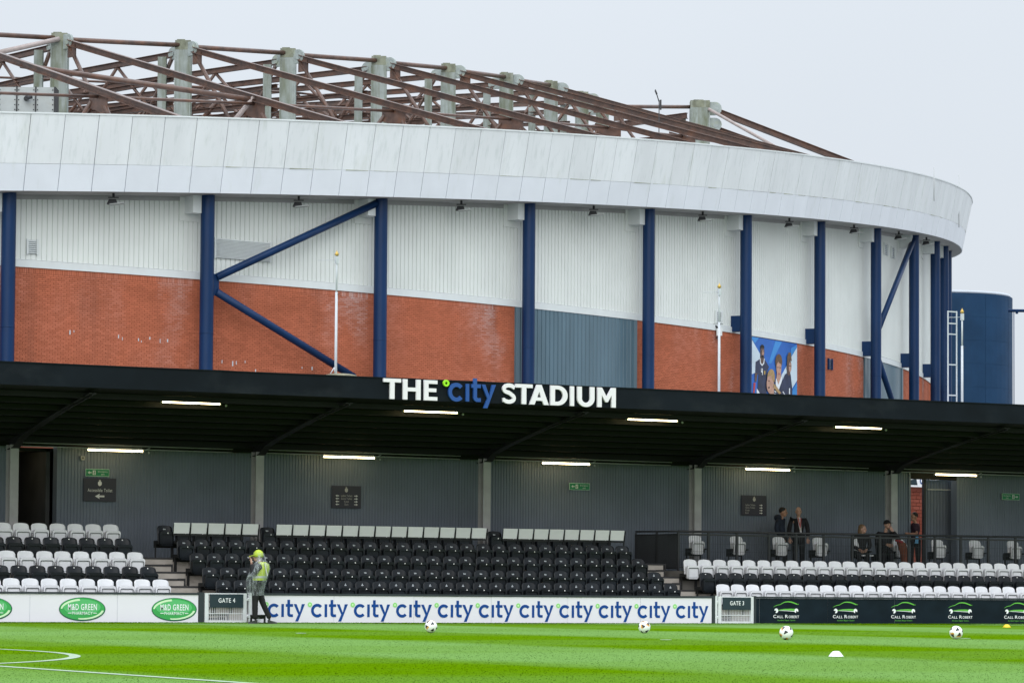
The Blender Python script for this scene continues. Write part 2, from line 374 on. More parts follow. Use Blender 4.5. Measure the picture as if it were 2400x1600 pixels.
def text_polys(s, bold=0.0, spacing=1.12):
    """default-font lettering as a list of triangles in em units, left-aligned; returns (verts2d, faces, width, height)"""
    key = (s, bold)
    if key not in _fontcache:
        cu = bpy.data.curves.new('lettering', 'FONT'); cu.body = s; cu.size = 1; cu.offset = bold; cu.resolution_u = 3; cu.space_character = spacing
        ob = bpy.data.objects.new('lettering', cu); me = ob.to_mesh()
        v = [(p.co.x, p.co.y) for p in me.vertices]; f = [tuple(p.vertices) for p in me.polygons]
        ob.to_mesh_clear(); bpy.data.objects.remove(ob); bpy.data.curves.remove(cu)
        _fontcache[key] = (v, f, min(p[0] for p in v), max(p[0] for p in v), min(p[1] for p in v), max(p[1] for p in v))
    return _fontcache[key]
def text(mb, s, x0, x1, y0, y1, frame, d=.004, bold=.004, mi=0):
    v, f, a, b, c, e = text_polys(s, bold); n = len(mb.v)
    mb.v += [tuple(frame(x0 + (p[0] - a) / (b - a) * (x1 - x0), y0 + (p[1] - c) / (e - c) * (y1 - y0), d)) for p in v]
    for q in f: mb.f.append(tuple(n + i for i in q)); mb.m.append(mi); mb.sm.append(False)

# ------------------------------------------------------------------ ground and pitch
YB = 65.43
def grass_cols(x, y):
    ph = np.mod((x - 10.0) / 11.0, 1.0); dark = (ph < .5)
    band = np.mod((y - 35.8) / 9.1, 1.0) < .5
    return dark, band
g = MB(); g.quad([(-400, -200, -.02), (700, -200, -.02), (700, 900, -.02), (-400, 900, -.02)]); g.build('ground', 'asphalt', kind='structure')
pm = bpy.data.materials.new('grass_turf'); pm.use_nodes = True; t = pm.node_tree; b = t.nodes['Principled BSDF']; b.inputs['Roughness'].default_value = .9; b.inputs['Specular IOR Level'].default_value = 0
DARK = (0.078, 0.166, 0.0008); LIGHT = (0.130, 0.243, 0.062)
def nd(ty, **k):
    n = t.nodes.new(ty)
    for a_, v_ in k.items(): setattr(n, a_, v_)
    return n
geo = nd('ShaderNodeNewGeometry'); sp = nd('ShaderNodeSeparateXYZ'); t.links.new(geo.outputs['Position'], sp.inputs[0])
def fr(o, off, per, edge):
    a = nd('ShaderNodeMath', operation='SUBTRACT'); t.links.new(o, a.inputs[0]); a.inputs[1].default_value = off
    nn = nd('ShaderNodeTexNoise'); nn.inputs['Scale'].default_value = .8; t.links.new(geo.outputs['Position'], nn.inputs[0])
    w = nd('ShaderNodeMath', operation='MULTIPLY_ADD'); t.links.new(nn.outputs[0], w.inputs[0]); w.inputs[1].default_value = .5; t.links.new(a.outputs[0], w.inputs[2])
    p = nd('ShaderNodeMath', operation='PINGPONG'); t.links.new(w.outputs[0], p.inputs[0]); p.inputs[1].default_value = per
    r = nd('ShaderNodeMapRange'); t.links.new(p.outputs[0], r.inputs[0]); r.inputs[1].default_value = per / 2 - edge; r.inputs[2].default_value = per / 2 + edge
    return r.outputs[0]
sx = fr(sp.outputs[0], 10.0 + 2.75 + .25, 5.5, .55); sy = fr(sp.outputs[1], 35.8 + .25, 4.6, .6)
fac = nd('ShaderNodeMath', operation='MULTIPLY_ADD'); t.links.new(sy, fac.inputs[0]); fac.inputs[1].default_value = .22; 
sc1 = nd('ShaderNodeMath', operation='MULTIPLY'); t.links.new(sx, sc1.inputs[0]); sc1.inputs[1].default_value = .78; t.links.new(sc1.outputs[0], fac.inputs[2])
n1 = nd('ShaderNodeTexNoise'); n1.inputs['Scale'].default_value = .55; n1.inputs['Detail'].default_value = 8; n1.inputs['Roughness'].default_value = .7; t.links.new(geo.outputs['Position'], n1.inputs[0])
f2 = nd('ShaderNodeMath', operation='MULTIPLY_ADD'); t.links.new(n1.outputs[0], f2.inputs[0]); f2.inputs[1].default_value = .5; t.links.new(fac.outputs[0], f2.inputs[2])
f2b = nd('ShaderNodeMath', operation='SUBTRACT', use_clamp=True); t.links.new(f2.outputs[0], f2b.inputs[0]); f2b.inputs[1].default_value = .25
mxg = nd('ShaderNodeMix', data_type='RGBA'); t.links.new(f2b.outputs[0], mxg.inputs[0]); mxg.inputs[6].default_value = (*DARK, 1); mxg.inputs[7].default_value = (*LIGHT, 1)
n2 = nd('ShaderNodeTexNoise'); n2.inputs['Scale'].default_value = 34; n2.inputs['Detail'].default_value = 8; n2.inputs['Roughness'].default_value = .75; t.links.new(geo.outputs['Position'], n2.inputs[0])
r2 = nd('ShaderNodeMapRange'); t.links.new(n2.outputs[0], r2.inputs[0]); r2.inputs[1].default_value = .3; r2.inputs[2].default_value = .7; r2.inputs[3].default_value = .84; r2.inputs[4].default_value = 1.16
mu = nd('ShaderNodeMix', data_type='RGBA', blend_type='MULTIPLY'); mu.inputs[0].default_value = 1; t.links.new(mxg.outputs[2], mu.inputs[6]); t.links.new(r2.outputs[0], mu.inputs[7]); t.links.new(mu.outputs[2], b.inputs['Base Color'])
cx_ = nd('ShaderNodeVectorMath', operation='MULTIPLY_ADD'); t.links.new(geo.outputs['Normal'], cx_.inputs[0]); cx_.inputs[1].default_value = (.06, .06, .06); cx_.inputs[2].default_value = (0, 0, 1)
nv = nd('ShaderNodeVectorMath', operation='NORMALIZE'); t.links.new(cx_.outputs[0], nv.inputs[0]); t.links.new(nv.outputs[0], b.inputs['Normal'])     # soft upright shading of the sward
MAT['grass_turf'] = pm
bm_ = pm.copy(); bm_.name = 'grass_blade'; MAT['grass_blade'] = bm_
for l_ in list(bm_.node_tree.links):
    if l_.to_socket.name == 'Normal' and l_.to_node.type == 'BSDF_PRINCIPLED': bm_.node_tree.links.remove(l_)
mat('line_paint', (0.29, 0.38, 0.27), .8, var=.25, scale=9)
g = MB(); g.quad([(-45, -12, 0), (110, -12, 0), (110, YB - .02, 0), (-45, YB - .02, 0)]); g.build('pitch', 'grass_turf', kind='structure')
LX = 10.0; DC = (3.75, 35.5); DR = 9.15
g = MB(); lw = .06
g.quad([(LX - lw, 15.64, .004), (LX + lw, 15.64, .004), (LX + lw, 55.96, .004), (LX - lw, 55.96, .004)])
a0 = math.degrees(math.acos((LX - DC[0]) / DR))
arc = [(R(a0 * (1 - 2 * i / 60))) for i in range(61)]
for i in range(60):
    p = [(DC[0] + (DR + s) * math.cos(a), DC[1] + (DR + s) * math.sin(a), .004) for a, s in ((arc[i], lw), (arc[i], -lw), (arc[i + 1], -lw), (arc[i + 1], lw))]
    if p[1][0] > LX + lw: g.quad(p)
g.quad([(-6.5, 63.0, .004), (98, 63.0, .004), (98, 63.12, .004), (-6.5, 63.12, .004)])
g.build('pitch_marking', 'line_paint', kind='structure')
# longer blades left along the foot of the boards
def blade_mesh(name, X, Y, zz, m, kind, h0=.008, h1=.022):
    n = len(X); h = (h0 + h1 * rng.random(n)); w = .0022 + .00009 * zz * (1 + rng.random(n)); a = rng.random(n) * 2 * math.pi; tl = .3 + .6 * rng.random(n); ta = rng.random(n) * 2 * math.pi
    v = np.empty((n, 3, 3), np.float32)
    cx, cy = np.cos(a) * w, np.sin(a) * w
    v[:, 0] = np.stack([X - cx, Y - cy, np.full(n, .0)], 1); v[:, 1] = np.stack([X + cx, Y + cy, np.full(n, .0)], 1)
    v[:, 2] = np.stack([X + np.cos(ta) * h * tl, Y + np.sin(ta) * h * tl, h], 1)
    me = bpy.data.meshes.new(name); me.vertices.add(n * 3); me.vertices.foreach_set('co', v.ravel())
    me.loops.add(n * 3); me.loops.foreach_set('vertex_index', np.arange(n * 3, dtype=np.int32))
    me.polygons.add(n); me.polygons.foreach_set('loop_start', np.arange(0, n * 3, 3, dtype=np.int32)); me.polygons.foreach_set('loop_total', np.full(n, 3, np.int32))
    me.materials.append(MAT[m]); me.update(); me.validate()
    return place(me, name, kind=kind)
# and a thin scatter of blade tips standing proud of the mown turf, kept off the painted lines
n = 80000; zz_ = 22.5 * np.exp(rng.random(n) * math.log(66 / 22.5)); xx_ = (rng.random(n) * 2 - 1) * .172 * zz_
X = zz_ * FW.x + xx_ * RT.x; Y = zz_ * FW.y + xx_ * RT.y
dl_ = np.abs(np.hypot(X - DC[0], Y - DC[1]) - DR)
k_ = (Y < YB - .1) & ~((np.abs(X - LX) < .12) & (Y < 56)) & ~((dl_ < .12) & (X > LX))
blade_mesh('grass', X[k_], Y[k_], zz_[k_], 'grass_blade', 'stuff', .002, .005)
n = 26000; ex = 22.5 + rng.random(n) * 30; ey = YB - .06 - .35 * rng.random(n) ** 2
blade_mesh('grass', np.concatenate([ex] * 1), ey, np.full(n, 110.0), 'grass_blade', 'stuff')

# ------------------------------------------------------------------ big stadium behind
PT = [(24.14, 114.01), (32.52, 113.96), (40.9, 114.35), (49.23, 115.27), (57.48, 116.81), (65.56, 119.04), (73.42, 121.97), (80.97, 125.61), (88.15, 129.93), (94.91, 134.89), (101.22, 140.42), (107.06, 146.44), (112.45, 152.86), (117.44, 159.6), (121.84, 166.74), (125.66, 174.21), (128.68, 182.03), (130.58, 190.2), (131.18, 198.57), (130.31, 206.91), (127.87, 214.93), (123.82, 222.28), (118.33, 228.62)]
def WP(u, d=0.0, z=None):
    """point on the stadium's curved front: u counts columns from 1, d metres outwards from the column line"""
    i = max(0, min(19, int(math.floor(u)))); s = u - i
    p0, p1, p2, p3 = (Vector(PT[j]) for j in (i, i + 1, i + 2, i + 3))
    c = .5 * (2 * p1 + (p2 - p0) * s + (2 * p0 - 5 * p1 + 4 * p2 - p3) * s * s + (3 * p1 - p0 - 3 * p2 + p3) * s ** 3)
    gg = (.5 * ((p2 - p0) + 2 * (2 * p0 - 5 * p1 + 4 * p2 - p3) * s + 3 * (3 * p1 - p0 - 3 * p2 + p3) * s * s)).normalized()
    n = Vector((gg.y, -gg.x)); q = c + n * d
    if z is None: return q, gg, n
    return Vector((q.x, q.y, z))
BAY = 8.387; DW = -.70
zb = lambda u: 15.06 + .56 * u
zt = lambda u: 17.88 + .57 * u
BT = 12.95
stad = empty('stadium', (75, 150, 0), 'huge curved football stadium with white fascia ring, navy columns, brick base and rusty roof trusses', 'stadium')
# fascia ring: two rows of panels per bay, six across, joints recessed
NP = 6
for kb in range(0, 13):
    for j in range(NP):
        u0 = kb + j / NP; u1 = kb + (j + 1) / NP; gp = .0017
        for row in (0, 1):
            def P(u, a, off=0.0):        # a: 0 bottom .. 1 top
                z = zb(u) + (zt(u) - zb(u)) * a; return WP(u, .90 + .60 * a + off, z)
            a0_, a1_ = ((0.0, .3535), (.3565, 1.0))[row]
            off = random.uniform(-.008, .008)
            ua, ub = u0 + gp, u1 - gp
            m = MB()
            A = [P(ua, a0_, off), P(ub, a0_, off), P(ub, a1_, off), P(ua, a1_, off)]
            B = [P(ua, a0_, -.05), P(ub, a0_, -.05), P(ub, a1_, -.05), P(ua, a1_, -.05)]
            m.quad(A); m.quad([A[1], A[0], B[0], B[1]]); m.quad([A[2], A[1], B[1], B[2]]); m.quad([A[3], A[2], B[2], B[3]]); m.quad([A[0], A[3], B[3], B[0]])
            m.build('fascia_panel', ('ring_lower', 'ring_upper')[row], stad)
m = MB()          # backing seen only in the joints, and mossy horizontal joint
for i in range(13 * NP):
    u0, u1 = i / NP, (i + 1) / NP
    q = [WP(u0, .86, zb(u0) + .01), WP(u1, .86, zb(u1) + .01), WP(u1, 1.44, zt(u1) - .02), WP(u0, 1.44, zt(u0) - .02)]
    m.quad(q)
m.build('fascia_backing', 'seam', stad)
m = MB()
for i in range(13 * NP):
    if random.random() < .55:
        a = (i + random.uniform(.02, .2)) / NP; b_ = (i + random.uniform(.45, .98)) / NP
        h = random.uniform(.015, .05)
        f = lambda u, dz: WP(u, .90 + .60 * .355 + .012, zb(u) + (zt(u) - zb(u)) * .355 + dz)
        m.quad([f(a, -h * .3), f(b_, -h * .15), f(b_, h * .15), f(a, h * .3)])
m.build('joint_moss', 'moss_line', stad, kind='stuff')
m = MB()          # top flashing of the ring, soffit, roof deck
for i in range(13 * NP):
    u0, u1 = i / NP, (i + 1) / NP
    m.hexa([WP(u0, 1.40, zt(u0)), WP(u1, 1.40, zt(u1)), WP(u1, 1.53, zt(u1)), WP(u0, 1.53, zt(u0)), WP(u0, 1.40, zt(u0) + .06), WP(u1, 1.40, zt(u1) + .06), WP(u1, 1.53, zt(u1) + .06), WP(u0, 1.53, zt(u0) + .06)])
m.build('ring_flashing', 'trim_pale', stad)
m = MB()
for i in range(13 * NP):
    u0, u1 = i / NP, (i + 1) / NP
    m.quad([WP(u0, .88, zb(u0) + .005), WP(u0, DW, zb(u0) + .005), WP(u1, DW, zb(u1) + .005), WP(u1, .88, zb(u1) + .005)])
m.build('soffit', 'soffit', stad)
m = MB()
for i in range(0, 13 * 2):
    u0, u1 = i / 2, (i + 1) / 2
    m.quad([WP(u0, 1.3, zt(u0) - .5), WP(u1, 1.3, zt(u1) - .5), WP(u1, -27, zt(u1) - .2), WP(u0, -27, zt(u0) - .2)])
m.build('roof_deck', 'roof_deck', stad)
# ribbed cladding, one sheet per bay
for kb in range(0, 13):
    m = MB(); n = 38; ring = []
    for i in range(n):
        for du, dd in ((0, 0), (.76, 0), (.82, -.045), (.95, -.045)):
            ring.append((kb + (i + du) / n, DW + dd))
    ring.append((kb + 1, DW))
    z0 = BT + .28
    for i in range(len(ring) - 1):
        (ua, da), (ub, db) = ring[i], ring[i + 1]
        m.quad([WP(ua, da, z0), WP(ub, db, z0), WP(ub, db, zb(ub) - .02), WP(ua, da, zb(ua) - .02)])
    m.build('cladding_sheet', 'cladding', stad)
    m = MB()
    for i in range(8):
        ua, ub = kb + i / 8, kb + (i + 1) / 8
        for (d0, d1, za, zc) in ((DW - .06, DW + .05, 0, .28),):
            m.hexa([WP(ua, d0, BT), WP(ub, d0, BT), WP(ub, d1, BT - .02), WP(ua, d1, BT - .02), WP(ua, d0, BT + .28), WP(ub, d0, BT + .28), WP(ub, d1, BT + .25), WP(ua, d1, BT + .25)])
    m.build('drip_trim', 'trim_pale', stad)
    m = MB()
    for i in range(8):
        ua, ub = kb + i / 8, kb + (i + 1) / 8
        m.hexa([WP(ua, DW - .06, zb(ua) - .16), WP(ub, DW - .06, zb(ub) - .16), WP(ub, DW + .03, zb(ub) - .16), WP(ua, DW + .03, zb(ua) - .16), WP(ua, DW - .06, zb(ua)), WP(ub, DW - .06, zb(ub)), WP(ub, DW + .03, zb(ub)), WP(ua, DW + .03, zb(ua))])
    m.build('eaves_trim', 'soffit', stad)
# brick base: recessed mortar wall, and the bricks themselves
GREY = [(4.02, 4.985), (8.0, 8.99)]
ingrey = lambda u: any(a < u < b_ for a, b_ in GREY)
m = MB(); uvs = []
for i in range(0, 13 * 12):
    u0, u1 = i / 12, (i + 1) / 12
    m.quad([WP(u0, DW - .03, 0), WP(u1, DW - .03, 0), WP(u1, DW - .03, BT), WP(u0, DW - .03, BT)])
    uvs += [(u0 * BAY, 0), (u1 * BAY, 0), (u1 * BAY, BT), (u0 * BAY, BT)]
m.uv = uvs; m.build('brick_wall', 'mortar', stad)
def add_brick(mb, uv, uc, w, z0, z1, pr, key):
    ua, ub = uc - w / 2 / BAY, uc + w / 2 / BAY
    d1, d0 = DW + pr, DW - .035
    f = [WP(ua, d1, z0), WP(ub, d1, z0), WP(ub, d1, z1), WP(ua, d1, z1)]; bk = [WP(ua, d0, z0), WP(ub, d0, z0), WP(ub, d0, z1), WP(ua, d0, z1)]
    n = len(mb.v); mb.v += [tuple(p) for p in f + bk]; uv += [key] * 8
    for q in ((0, 1, 2, 3), (1, 0, 4, 5), (2, 1, 5, 6), (3, 2, 6, 7), (0, 3, 7, 4)):
        mb.f.append(tuple(n + x for x in q)); mb.m.append(0); mb.sm.append(False)
singles = 0; HBR = BT - .235
for kb in range(0, 11):
    mb_ = MB(); uv = []
    zlow = 8.7 + .19 * kb + (.25 if kb > 7 else 0)
    rows = int((HBR - zlow) / .075)
    nb = int(round(BAY / .225))
    for r in range(rows):
        z1 = HBR - .075 * r - .006; z0 = z1 - .064
        for c in range(nb):
            uc = kb + (c + .5 + (.5 if r % 2 else 0)) / nb
            if ingrey(uc) or (6.2 < uc < 6.82): continue
            key = (uc * BAY, z0); pr = random.uniform(-.004, .004)
            if kb == 1 and r < 10 and singles < 296:
                one = MB(); ou = []; add_brick(one, ou, uc, .214, z0, z1, pr, key); one.uv = ou; one.build('brick', 'brick', stad); singles += 1
            else: add_brick(mb_, uv, uc, .214, z0, z1, pr, key)
    ns = int(BAY / .075)
    for c in range(ns):                    # soldier course under the trim
        uc = kb + (c + .5) / ns
        if ingrey(uc) or (6.2 < uc < 6.82): continue
        add_brick(mb_, uv, uc, .064, HBR + .005, BT - .015, random.uniform(-.004, .004), (uc * BAY, HBR))
    mb_.uv = uv; mb_.build('brickwork', 'brick', stad, kind='stuff')
for (uu, z_, h_) in ((1.33, 10.55, .17), (1.35, 10.6, .08), (1.58, 10.5, .14), (1.60, 10.42, .12), (1.685, 10.42, .11), (1.70, 10.36, .08), (1.745, 10.5, .10), (1.80, 10.42, .16), (1.84, 10.45, .12), (2.14, 9.75, .14), (2.2, 9.7, .2), (2.22, 9.74, .14), (2.27, 9.8, .1), (2.33, 9.42, .22), (2.6, 9.7, .08), (2.66, 9.7, .14)):
    m = MB(); pq = WP(uu, DW + .008, z_); m.obox(pq, WP(uu)[1].to_3d() * random.uniform(.012, .028), WP(uu)[2].to_3d() * .003, UP * h_ / 2); m.build('paint_drip', 'pole_white', stad)
for ga, gb in GREY:                        # ribbed blue-grey shutters set into the brick base
    m = MB(); n = 30; ring = []
    for i in range(n):
        for du, dd in ((0, 0), (.72, 0), (.80, -.03), (.94, -.03)): ring.append((ga + (gb - ga) * (i + du) / n, DW + .02 + dd))
    ring.append((gb, DW + .02))
    for i in range(len(ring) - 1):
        (ua, da), (ub, db) = ring[i], ring[i + 1]
        m.quad([WP(ua, da, 0), WP(ub, db, 0), WP(ub, db, BT - .02), WP(ua, da, BT - .02)])
    m.build('metal_shutter', 'bluegrey', stad)
    for u in (ga, gb):
        m = MB(); m.obox(WP(u, DW + .03, 6.45), WP(u)[1].to_3d() * .12, WP(u)[2].to_3d() * .06, Vector((0, 0, 6.47))); m.build('shutter_jamb', 'bluegrey', stad)
# columns, brackets and braces
CU = [0.05, 0.98, 2.0, 3.01, 4.02, 5.0, 5.99, 6.96, 7.97, 8.99, 9.95, 10.72, 11.55]
for k, u in enumerate(CU):
    p, gg, nn = WP(u); g3, n3 = gg.to_3d(), nn.to_3d()
    m = MB(); m.tube((p.x, p.y, 0), (p.x, p.y, zb(u) + .03), .275, 20, caps=False)
    co = m.build('column', 'navy', stad)
    m = MB(); m.tube((p.x, p.y, 10.35 + .2 * k), (p.x, p.y, 10.38 + .2 * k), .284, 20); m.build('weld_ring', 'navy', co)
    m = MB(); m.obox(WP(u - .045, -.42, zb(u) - .36), g3 * .28, n3 * .40, Vector((0, 0, .36))); m.build('beam_end', 'trim_pale', stad)
    m = MB(); m.obox(WP(u - .05, DW + .01, zb(u) - .5), g3 * .45, n3 * .035, Vector((0, 0, .5))); m.build('cladding_pad', 'cladding', stad)
    if 6 <= k <= 11:
        m = MB(); q = WP(u, -.36, 13.35); m.obox(q, g3 * .17, n3 * .36, Vector((0, 0, .37))); m.build('bracket', 'navy', stad)
def brace(a, b_, r=.15):
    m = MB(); m.tube(a, b_, r, 12); return m.build('brace', 'navy', stad)
c2, c3 = CU[2], CU[3]
brace(WP(c2 + .05, 0, 12.98), WP(c3 - .03, 0, 16.55)); brace(WP(c2 + .05, 0, 12.42), WP(2.85, 0, 9.4))
m = MB(); m.obox(WP(c2 + .045, 0, 12.70), WP(c2)[1].to_3d() * .16, WP(c2)[2].to_3d() * .03, Vector((0, 0, .42))); m.build('node_plate', 'navy', stad)
brace(WP(CU[9] - .03, 0, 19.8), WP(CU[8] + .04, 0, 14.3), .15); brace(WP(CU[8] + .04, 0, 12.9), WP(CU[9] - .35, 0, 9.3), .15)
# louvres and small vents
def louvre(u0, u1, z0, z1, n, name='louvre', d=DW, mt='louver'):
    m = MB(); um = (u0 + u1) / 2; g3, n3 = WP(um)[1].to_3d(), WP(um)[2].to_3d(); hw = (u1 - u0) * BAY / 2
    m.obox(WP(um, d + .005, (z0 + z1) / 2), g3 * hw, n3 * .02, Vector((0, 0, (z1 - z0) / 2)))
    o = m.build(name, 'seam', stad)
    for i in range(n):
        z = z0 + (z1 - z0) * (i + .5) / n; s = MB(); s.obox(WP(um, d + .045, z), g3 * hw, n3 * .03 + Vector((0, 0, -.02)), Vector((0, 0, .011)) + n3 * .006); s.build('slat', mt, o)
    m = MB()
    for uu in (u0, u1): m.obox(WP(uu, d + .05, (z0 + z1) / 2), g3 * .03, n3 * .05, Vector((0, 0, (z1 - z0) / 2 + .03)))
    m.build('louvre_frame', mt, o)
louvre(1.108, 1.157, 13.46, 13.98, 7); louvre(2.09, 2.404, 13.85, 14.62, 14); louvre(7.30, 7.36, 11.95, 12.46, 5, mt='navy'); louvre(8.455, 8.55, 18.66, 19.22, 6); louvre(8.66, 8.75, 18.66, 19.22, 6); louvre(5.79, 5.85, 13.3, 13.85, 6)
# roof structure: masts, backstays, inner beams, tubes, gusset plates
def mast(p, ax, n3, ztop, zbase, w=.375):
    m = MB(); q = Vector((p.x, p.y, 0)); ax = Vector((RT.x, RT.y, 0)); n3 = Vector((-ax.y, ax.x, 0))
    prof = [(-w, 0), (-w * .75, .0), (w * .75, 0), (w, 0)]
    m.obox(q + UP * ((ztop - .45 + zbase) / 2), ax * w, n3 * w * .8, UP * ((ztop - .45 - zbase) / 2))
    for s in (-1, 1): m.obox(q + ax * (s * w * .95) + UP * ((ztop - .5 + zbase) / 2), ax * .03, n3 * (w * .8 + .05), UP * ((ztop - .5 - zbase) / 2))
    o = m.build('mast', 'mast', stad)
    m = MB(); m.obox(q + UP * (ztop - .22), ax * w * .985, n3 * w * .79, UP * .225); m.obox(q + UP * (ztop + .03) - ax * .1, ax * w * .5, n3 * w * .6, UP * .03); m.build('mast_cap', 'mast_moss', o)
    m = MB(); r_ = q - ax * 1.05 + n3 * .5; m.obox(r_ + UP * ((ztop - .7 + zbase) / 2), ax * .20, n3 * .2, UP * ((ztop - .7 - zbase) / 2)); m.build('rear_post', 'mast', o)
    return o
def disc_plate(c, ax, nrm, r, parent):
    m = MB(); c = Vector(c); nrm = Vector(nrm)
    m.tube(c - nrm * .06, c + nrm * .06, r, 14); m.obox(c - ax * r * .6, ax * r * .6, nrm * .055, UP * r)
    o = m.build('pin_plate', 'plate', parent)
    m = MB(); m.tube(c - nrm * .09, c + nrm * .09, r * .48, 12); m.build('pin', 'plate', o)
frames = {}
ZM = {0: 25.5, 1: 25.9, 2: 26.2, 3: 26.52, 4: 26.85, 5: 27.25, 6: 27.71, 7: 28.25, 8: 28.74, 9: 29.31, 10: 29.75, 11: 30.3}
LM = {0: 24.5, 1: 24.3, 2: 24.0, 3: 23.6, 4: 22.5, 5: 21.85, 6: 21.2, 7: 21.04, 8: 20.76, 9: 20.56, 10: 20.5, 11: 20.5}
for u in range(0, 12):
    L = LM[u]; q, gg, nn = WP(u, -L); g3, n3 = gg.to_3d(), nn.to_3d(); zt_ = ZM[u]
    top = Vector((q.x, q.y, zt_))
    if u >= 2: mo = mast(q, g3, n3, zt_, zt(u) - .4)
    a = top + n3 * .75 - UP * .50; e = WP(u, .2, zt(u) - .30)
    fr_ = frames[u] = dict(a=a, e=e, top=top, g=g3, n=n3)
    m = MB(); m.ibeam(a, e, .28, .30, .03); m.build('backstay', 'rust', stad)
    if u >= 2: disc_plate(top + n3 * .70 - UP * .42, n3, g3, .34, mo)
    LG = 46
    for nm, dz, hh, st0 in (('inner_beam', .55, .27, .7), ('lower_chord', 1.75, .20, .7), ('lower_chord', 2.9, .26, .7), ('lower_chord', 4.2, .22, .7), ('lower_chord', 5.3, .24, .7), ('lower_chord', 6.4, .22, .7)):
        i0 = top - n3 * st0 - UP * dz; i1 = top - n3 * LG - UP * (dz + .5)
        m = MB(); m.ibeam(i0, i1, hh, .22, .025); m.build(nm, 'rust', stad)
    if u >= 2: disc_plate(top - n3 * .75 - UP * .5, -n3, g3, .30, mo)
    j0 = top + n3 * .5 - UP * 4.3; j1 = top + n3 * 9.5 - UP * 5.7
    m = MB(); m.ibeam(j0, j1, .22, .2, .025); m.build('lower_chord', 'rust', stad)
    fr_['g1'] = a.lerp(e, .62)
for u in range(0, 12):
    F_ = frames[u]; gq = F_['g1']; g3, n3 = F_['g'], F_['n']
    d = (F_['e'] - F_['a']).normalized()
    m = MB(); m.obox(gq - UP * .52, d * .75, g3 * .03, UP * .34); m.build('gusset', 'rust', stad)
    for s, dd in ((-1, -.6), (1, .6)):
        m = MB(); m.tube(gq - UP * .55 + d * dd, gq - UP * 2.7 + g3 * (.4 * s) + d * (dd + 1.6 * s), .095, 8); m.build('web_tube', 'rust', stad)
    # fan of web tubes hanging from the mast head and rising from the deck
    t0 = F_['a'] - UP * .1
    m = MB(); m.tube(t0, t0 + n3 * 3.1 - UP * 4.4 + g3 * .2, .10, 8); m.build('web_tube', 'rust', stad)
    m = MB(); t1 = F_['top'] - n3 * .8 - UP * .7; m.tube(t1, t1 - n3 * 3.2 - UP * 4.6, .10, 8); m.build('web_tube', 'rust', stad)
    for k in range(6):
        s0 = F_['top'] - n3 * (2.6 + 4.6 * k) - UP * 2.85; s1 = F_['top'] - n3 * (4.9 + 4.6 * k) - UP * .7; s2 = F_['top'] - n3 * (7.2 + 4.6 * k) - UP * 2.85
        for q0, q1 in ((s0, s1), (s1, s2)): m = MB(); m.tube(q0, q1, .085, 7); m.build('web_tube', 'rust', stad)
        if k < 4:
            m = MB(); m.tube(s0, s1 - UP * 5.4, .08, 7); m.build('web_tube', 'rust', stad)
    m = MB(); hp = F_['a'] - UP * .42; m.obox(hp + n3 * .25, n3 * .3, g3 * .04, UP * .28); m.build('gusset', 'rust', stad)
    if u < 11:
        G_ = frames[u + 1]
        m = MB(); m.tube(F_['top'] + g3 * .3 - UP * .22, G_['top'] - G_['g'] * .3 - UP * .22, .115, 10); m.build('tie_tube', 'rust', stad)
        m = MB(); m.tube(gq - UP * .25, G_['g1'] - UP * .25, .068, 8); m.build('tie_tube', 'rust', stad)
        m = MB(); m.tube(F_['top'] - n3 * 9 - UP * .9, G_['top'] - G_['n'] * 9 - UP * .9, .06, 8); m.build('tie_tube', 'rust', stad)
        m = MB(); m.tube(F_['top'] - n3 * 15 - UP * 3.1, G_['top'] - G_['n'] * 15 - UP * 3.1, .06, 8); m.build('tie_tube', 'rust', stad)
def stube(p, q, r, mt): m = MB(); m.tube(p, q, r, 10); m.build('tie_tube', mt, stad)
stube(frames[2]['a'].lerp(frames[2]['e'], .33) - UP * .1, frames[3]['g1'] - UP * .1, .125, 'rust')
stube(frames[3]['g1'] + UP * .05, frames[3]['g1'] - UP * 1.5 - frames[3]['g'] * .2 - RT * 1.1, .11, 'pale_tube')
stube(frames[3]['top'] - UP * .3 - FW * .35, frames[2]['top'].lerp(frames[3]['top'], .52) - UP * 1.1 - FW * .3, .12, 'pale_tube')
# far corner mast with its two stays
q = Vector((106.02, 169.99)); far = mast(q, RT.to_3d(), -FW, 31.66, 22, .62)
fo = Vector((.99, -.05, 0)); tp = Vector((106.02, 169.99, 31.66))
for dz, dl in ((-.55, 0), (-1.7, .6)):
    m = MB(); m.ibeam(tp + RT * .9 + UP * dz, Vector((120.2, 167.6, 27.6 + dz * .9)) + RT * dl, .36, .3, .035); m.build('backstay', 'rust', stad)
for dz in (-.5, -1.5): disc_plate(tp + RT * .95 + UP * dz - FW * .3, RT, FW, .42, far)
stube(tp + RT * .5 - UP * .55 - FW * .6, tp + RT * 6.2 - UP * 3.9 - FW * 1.4, .10, 'pale_tube')
stube(frames[11]['top'] - UP * .3, tp - RT * .5 - UP * .35, .12, 'rust')
m = MB(); m.ibeam(tp - RT * .8 - UP * .9, tp - RT * 14 - UP * 1.6 + FW * 8, .36, .28); m.build('inner_beam', 'rust', stad)
m = MB(); m.ibeam(tp - RT * .8 - UP * 2.2, tp - RT * 14 - UP * 2.6 + FW * 8, .36, .28); m.build('inner_beam', 'rust', stad)
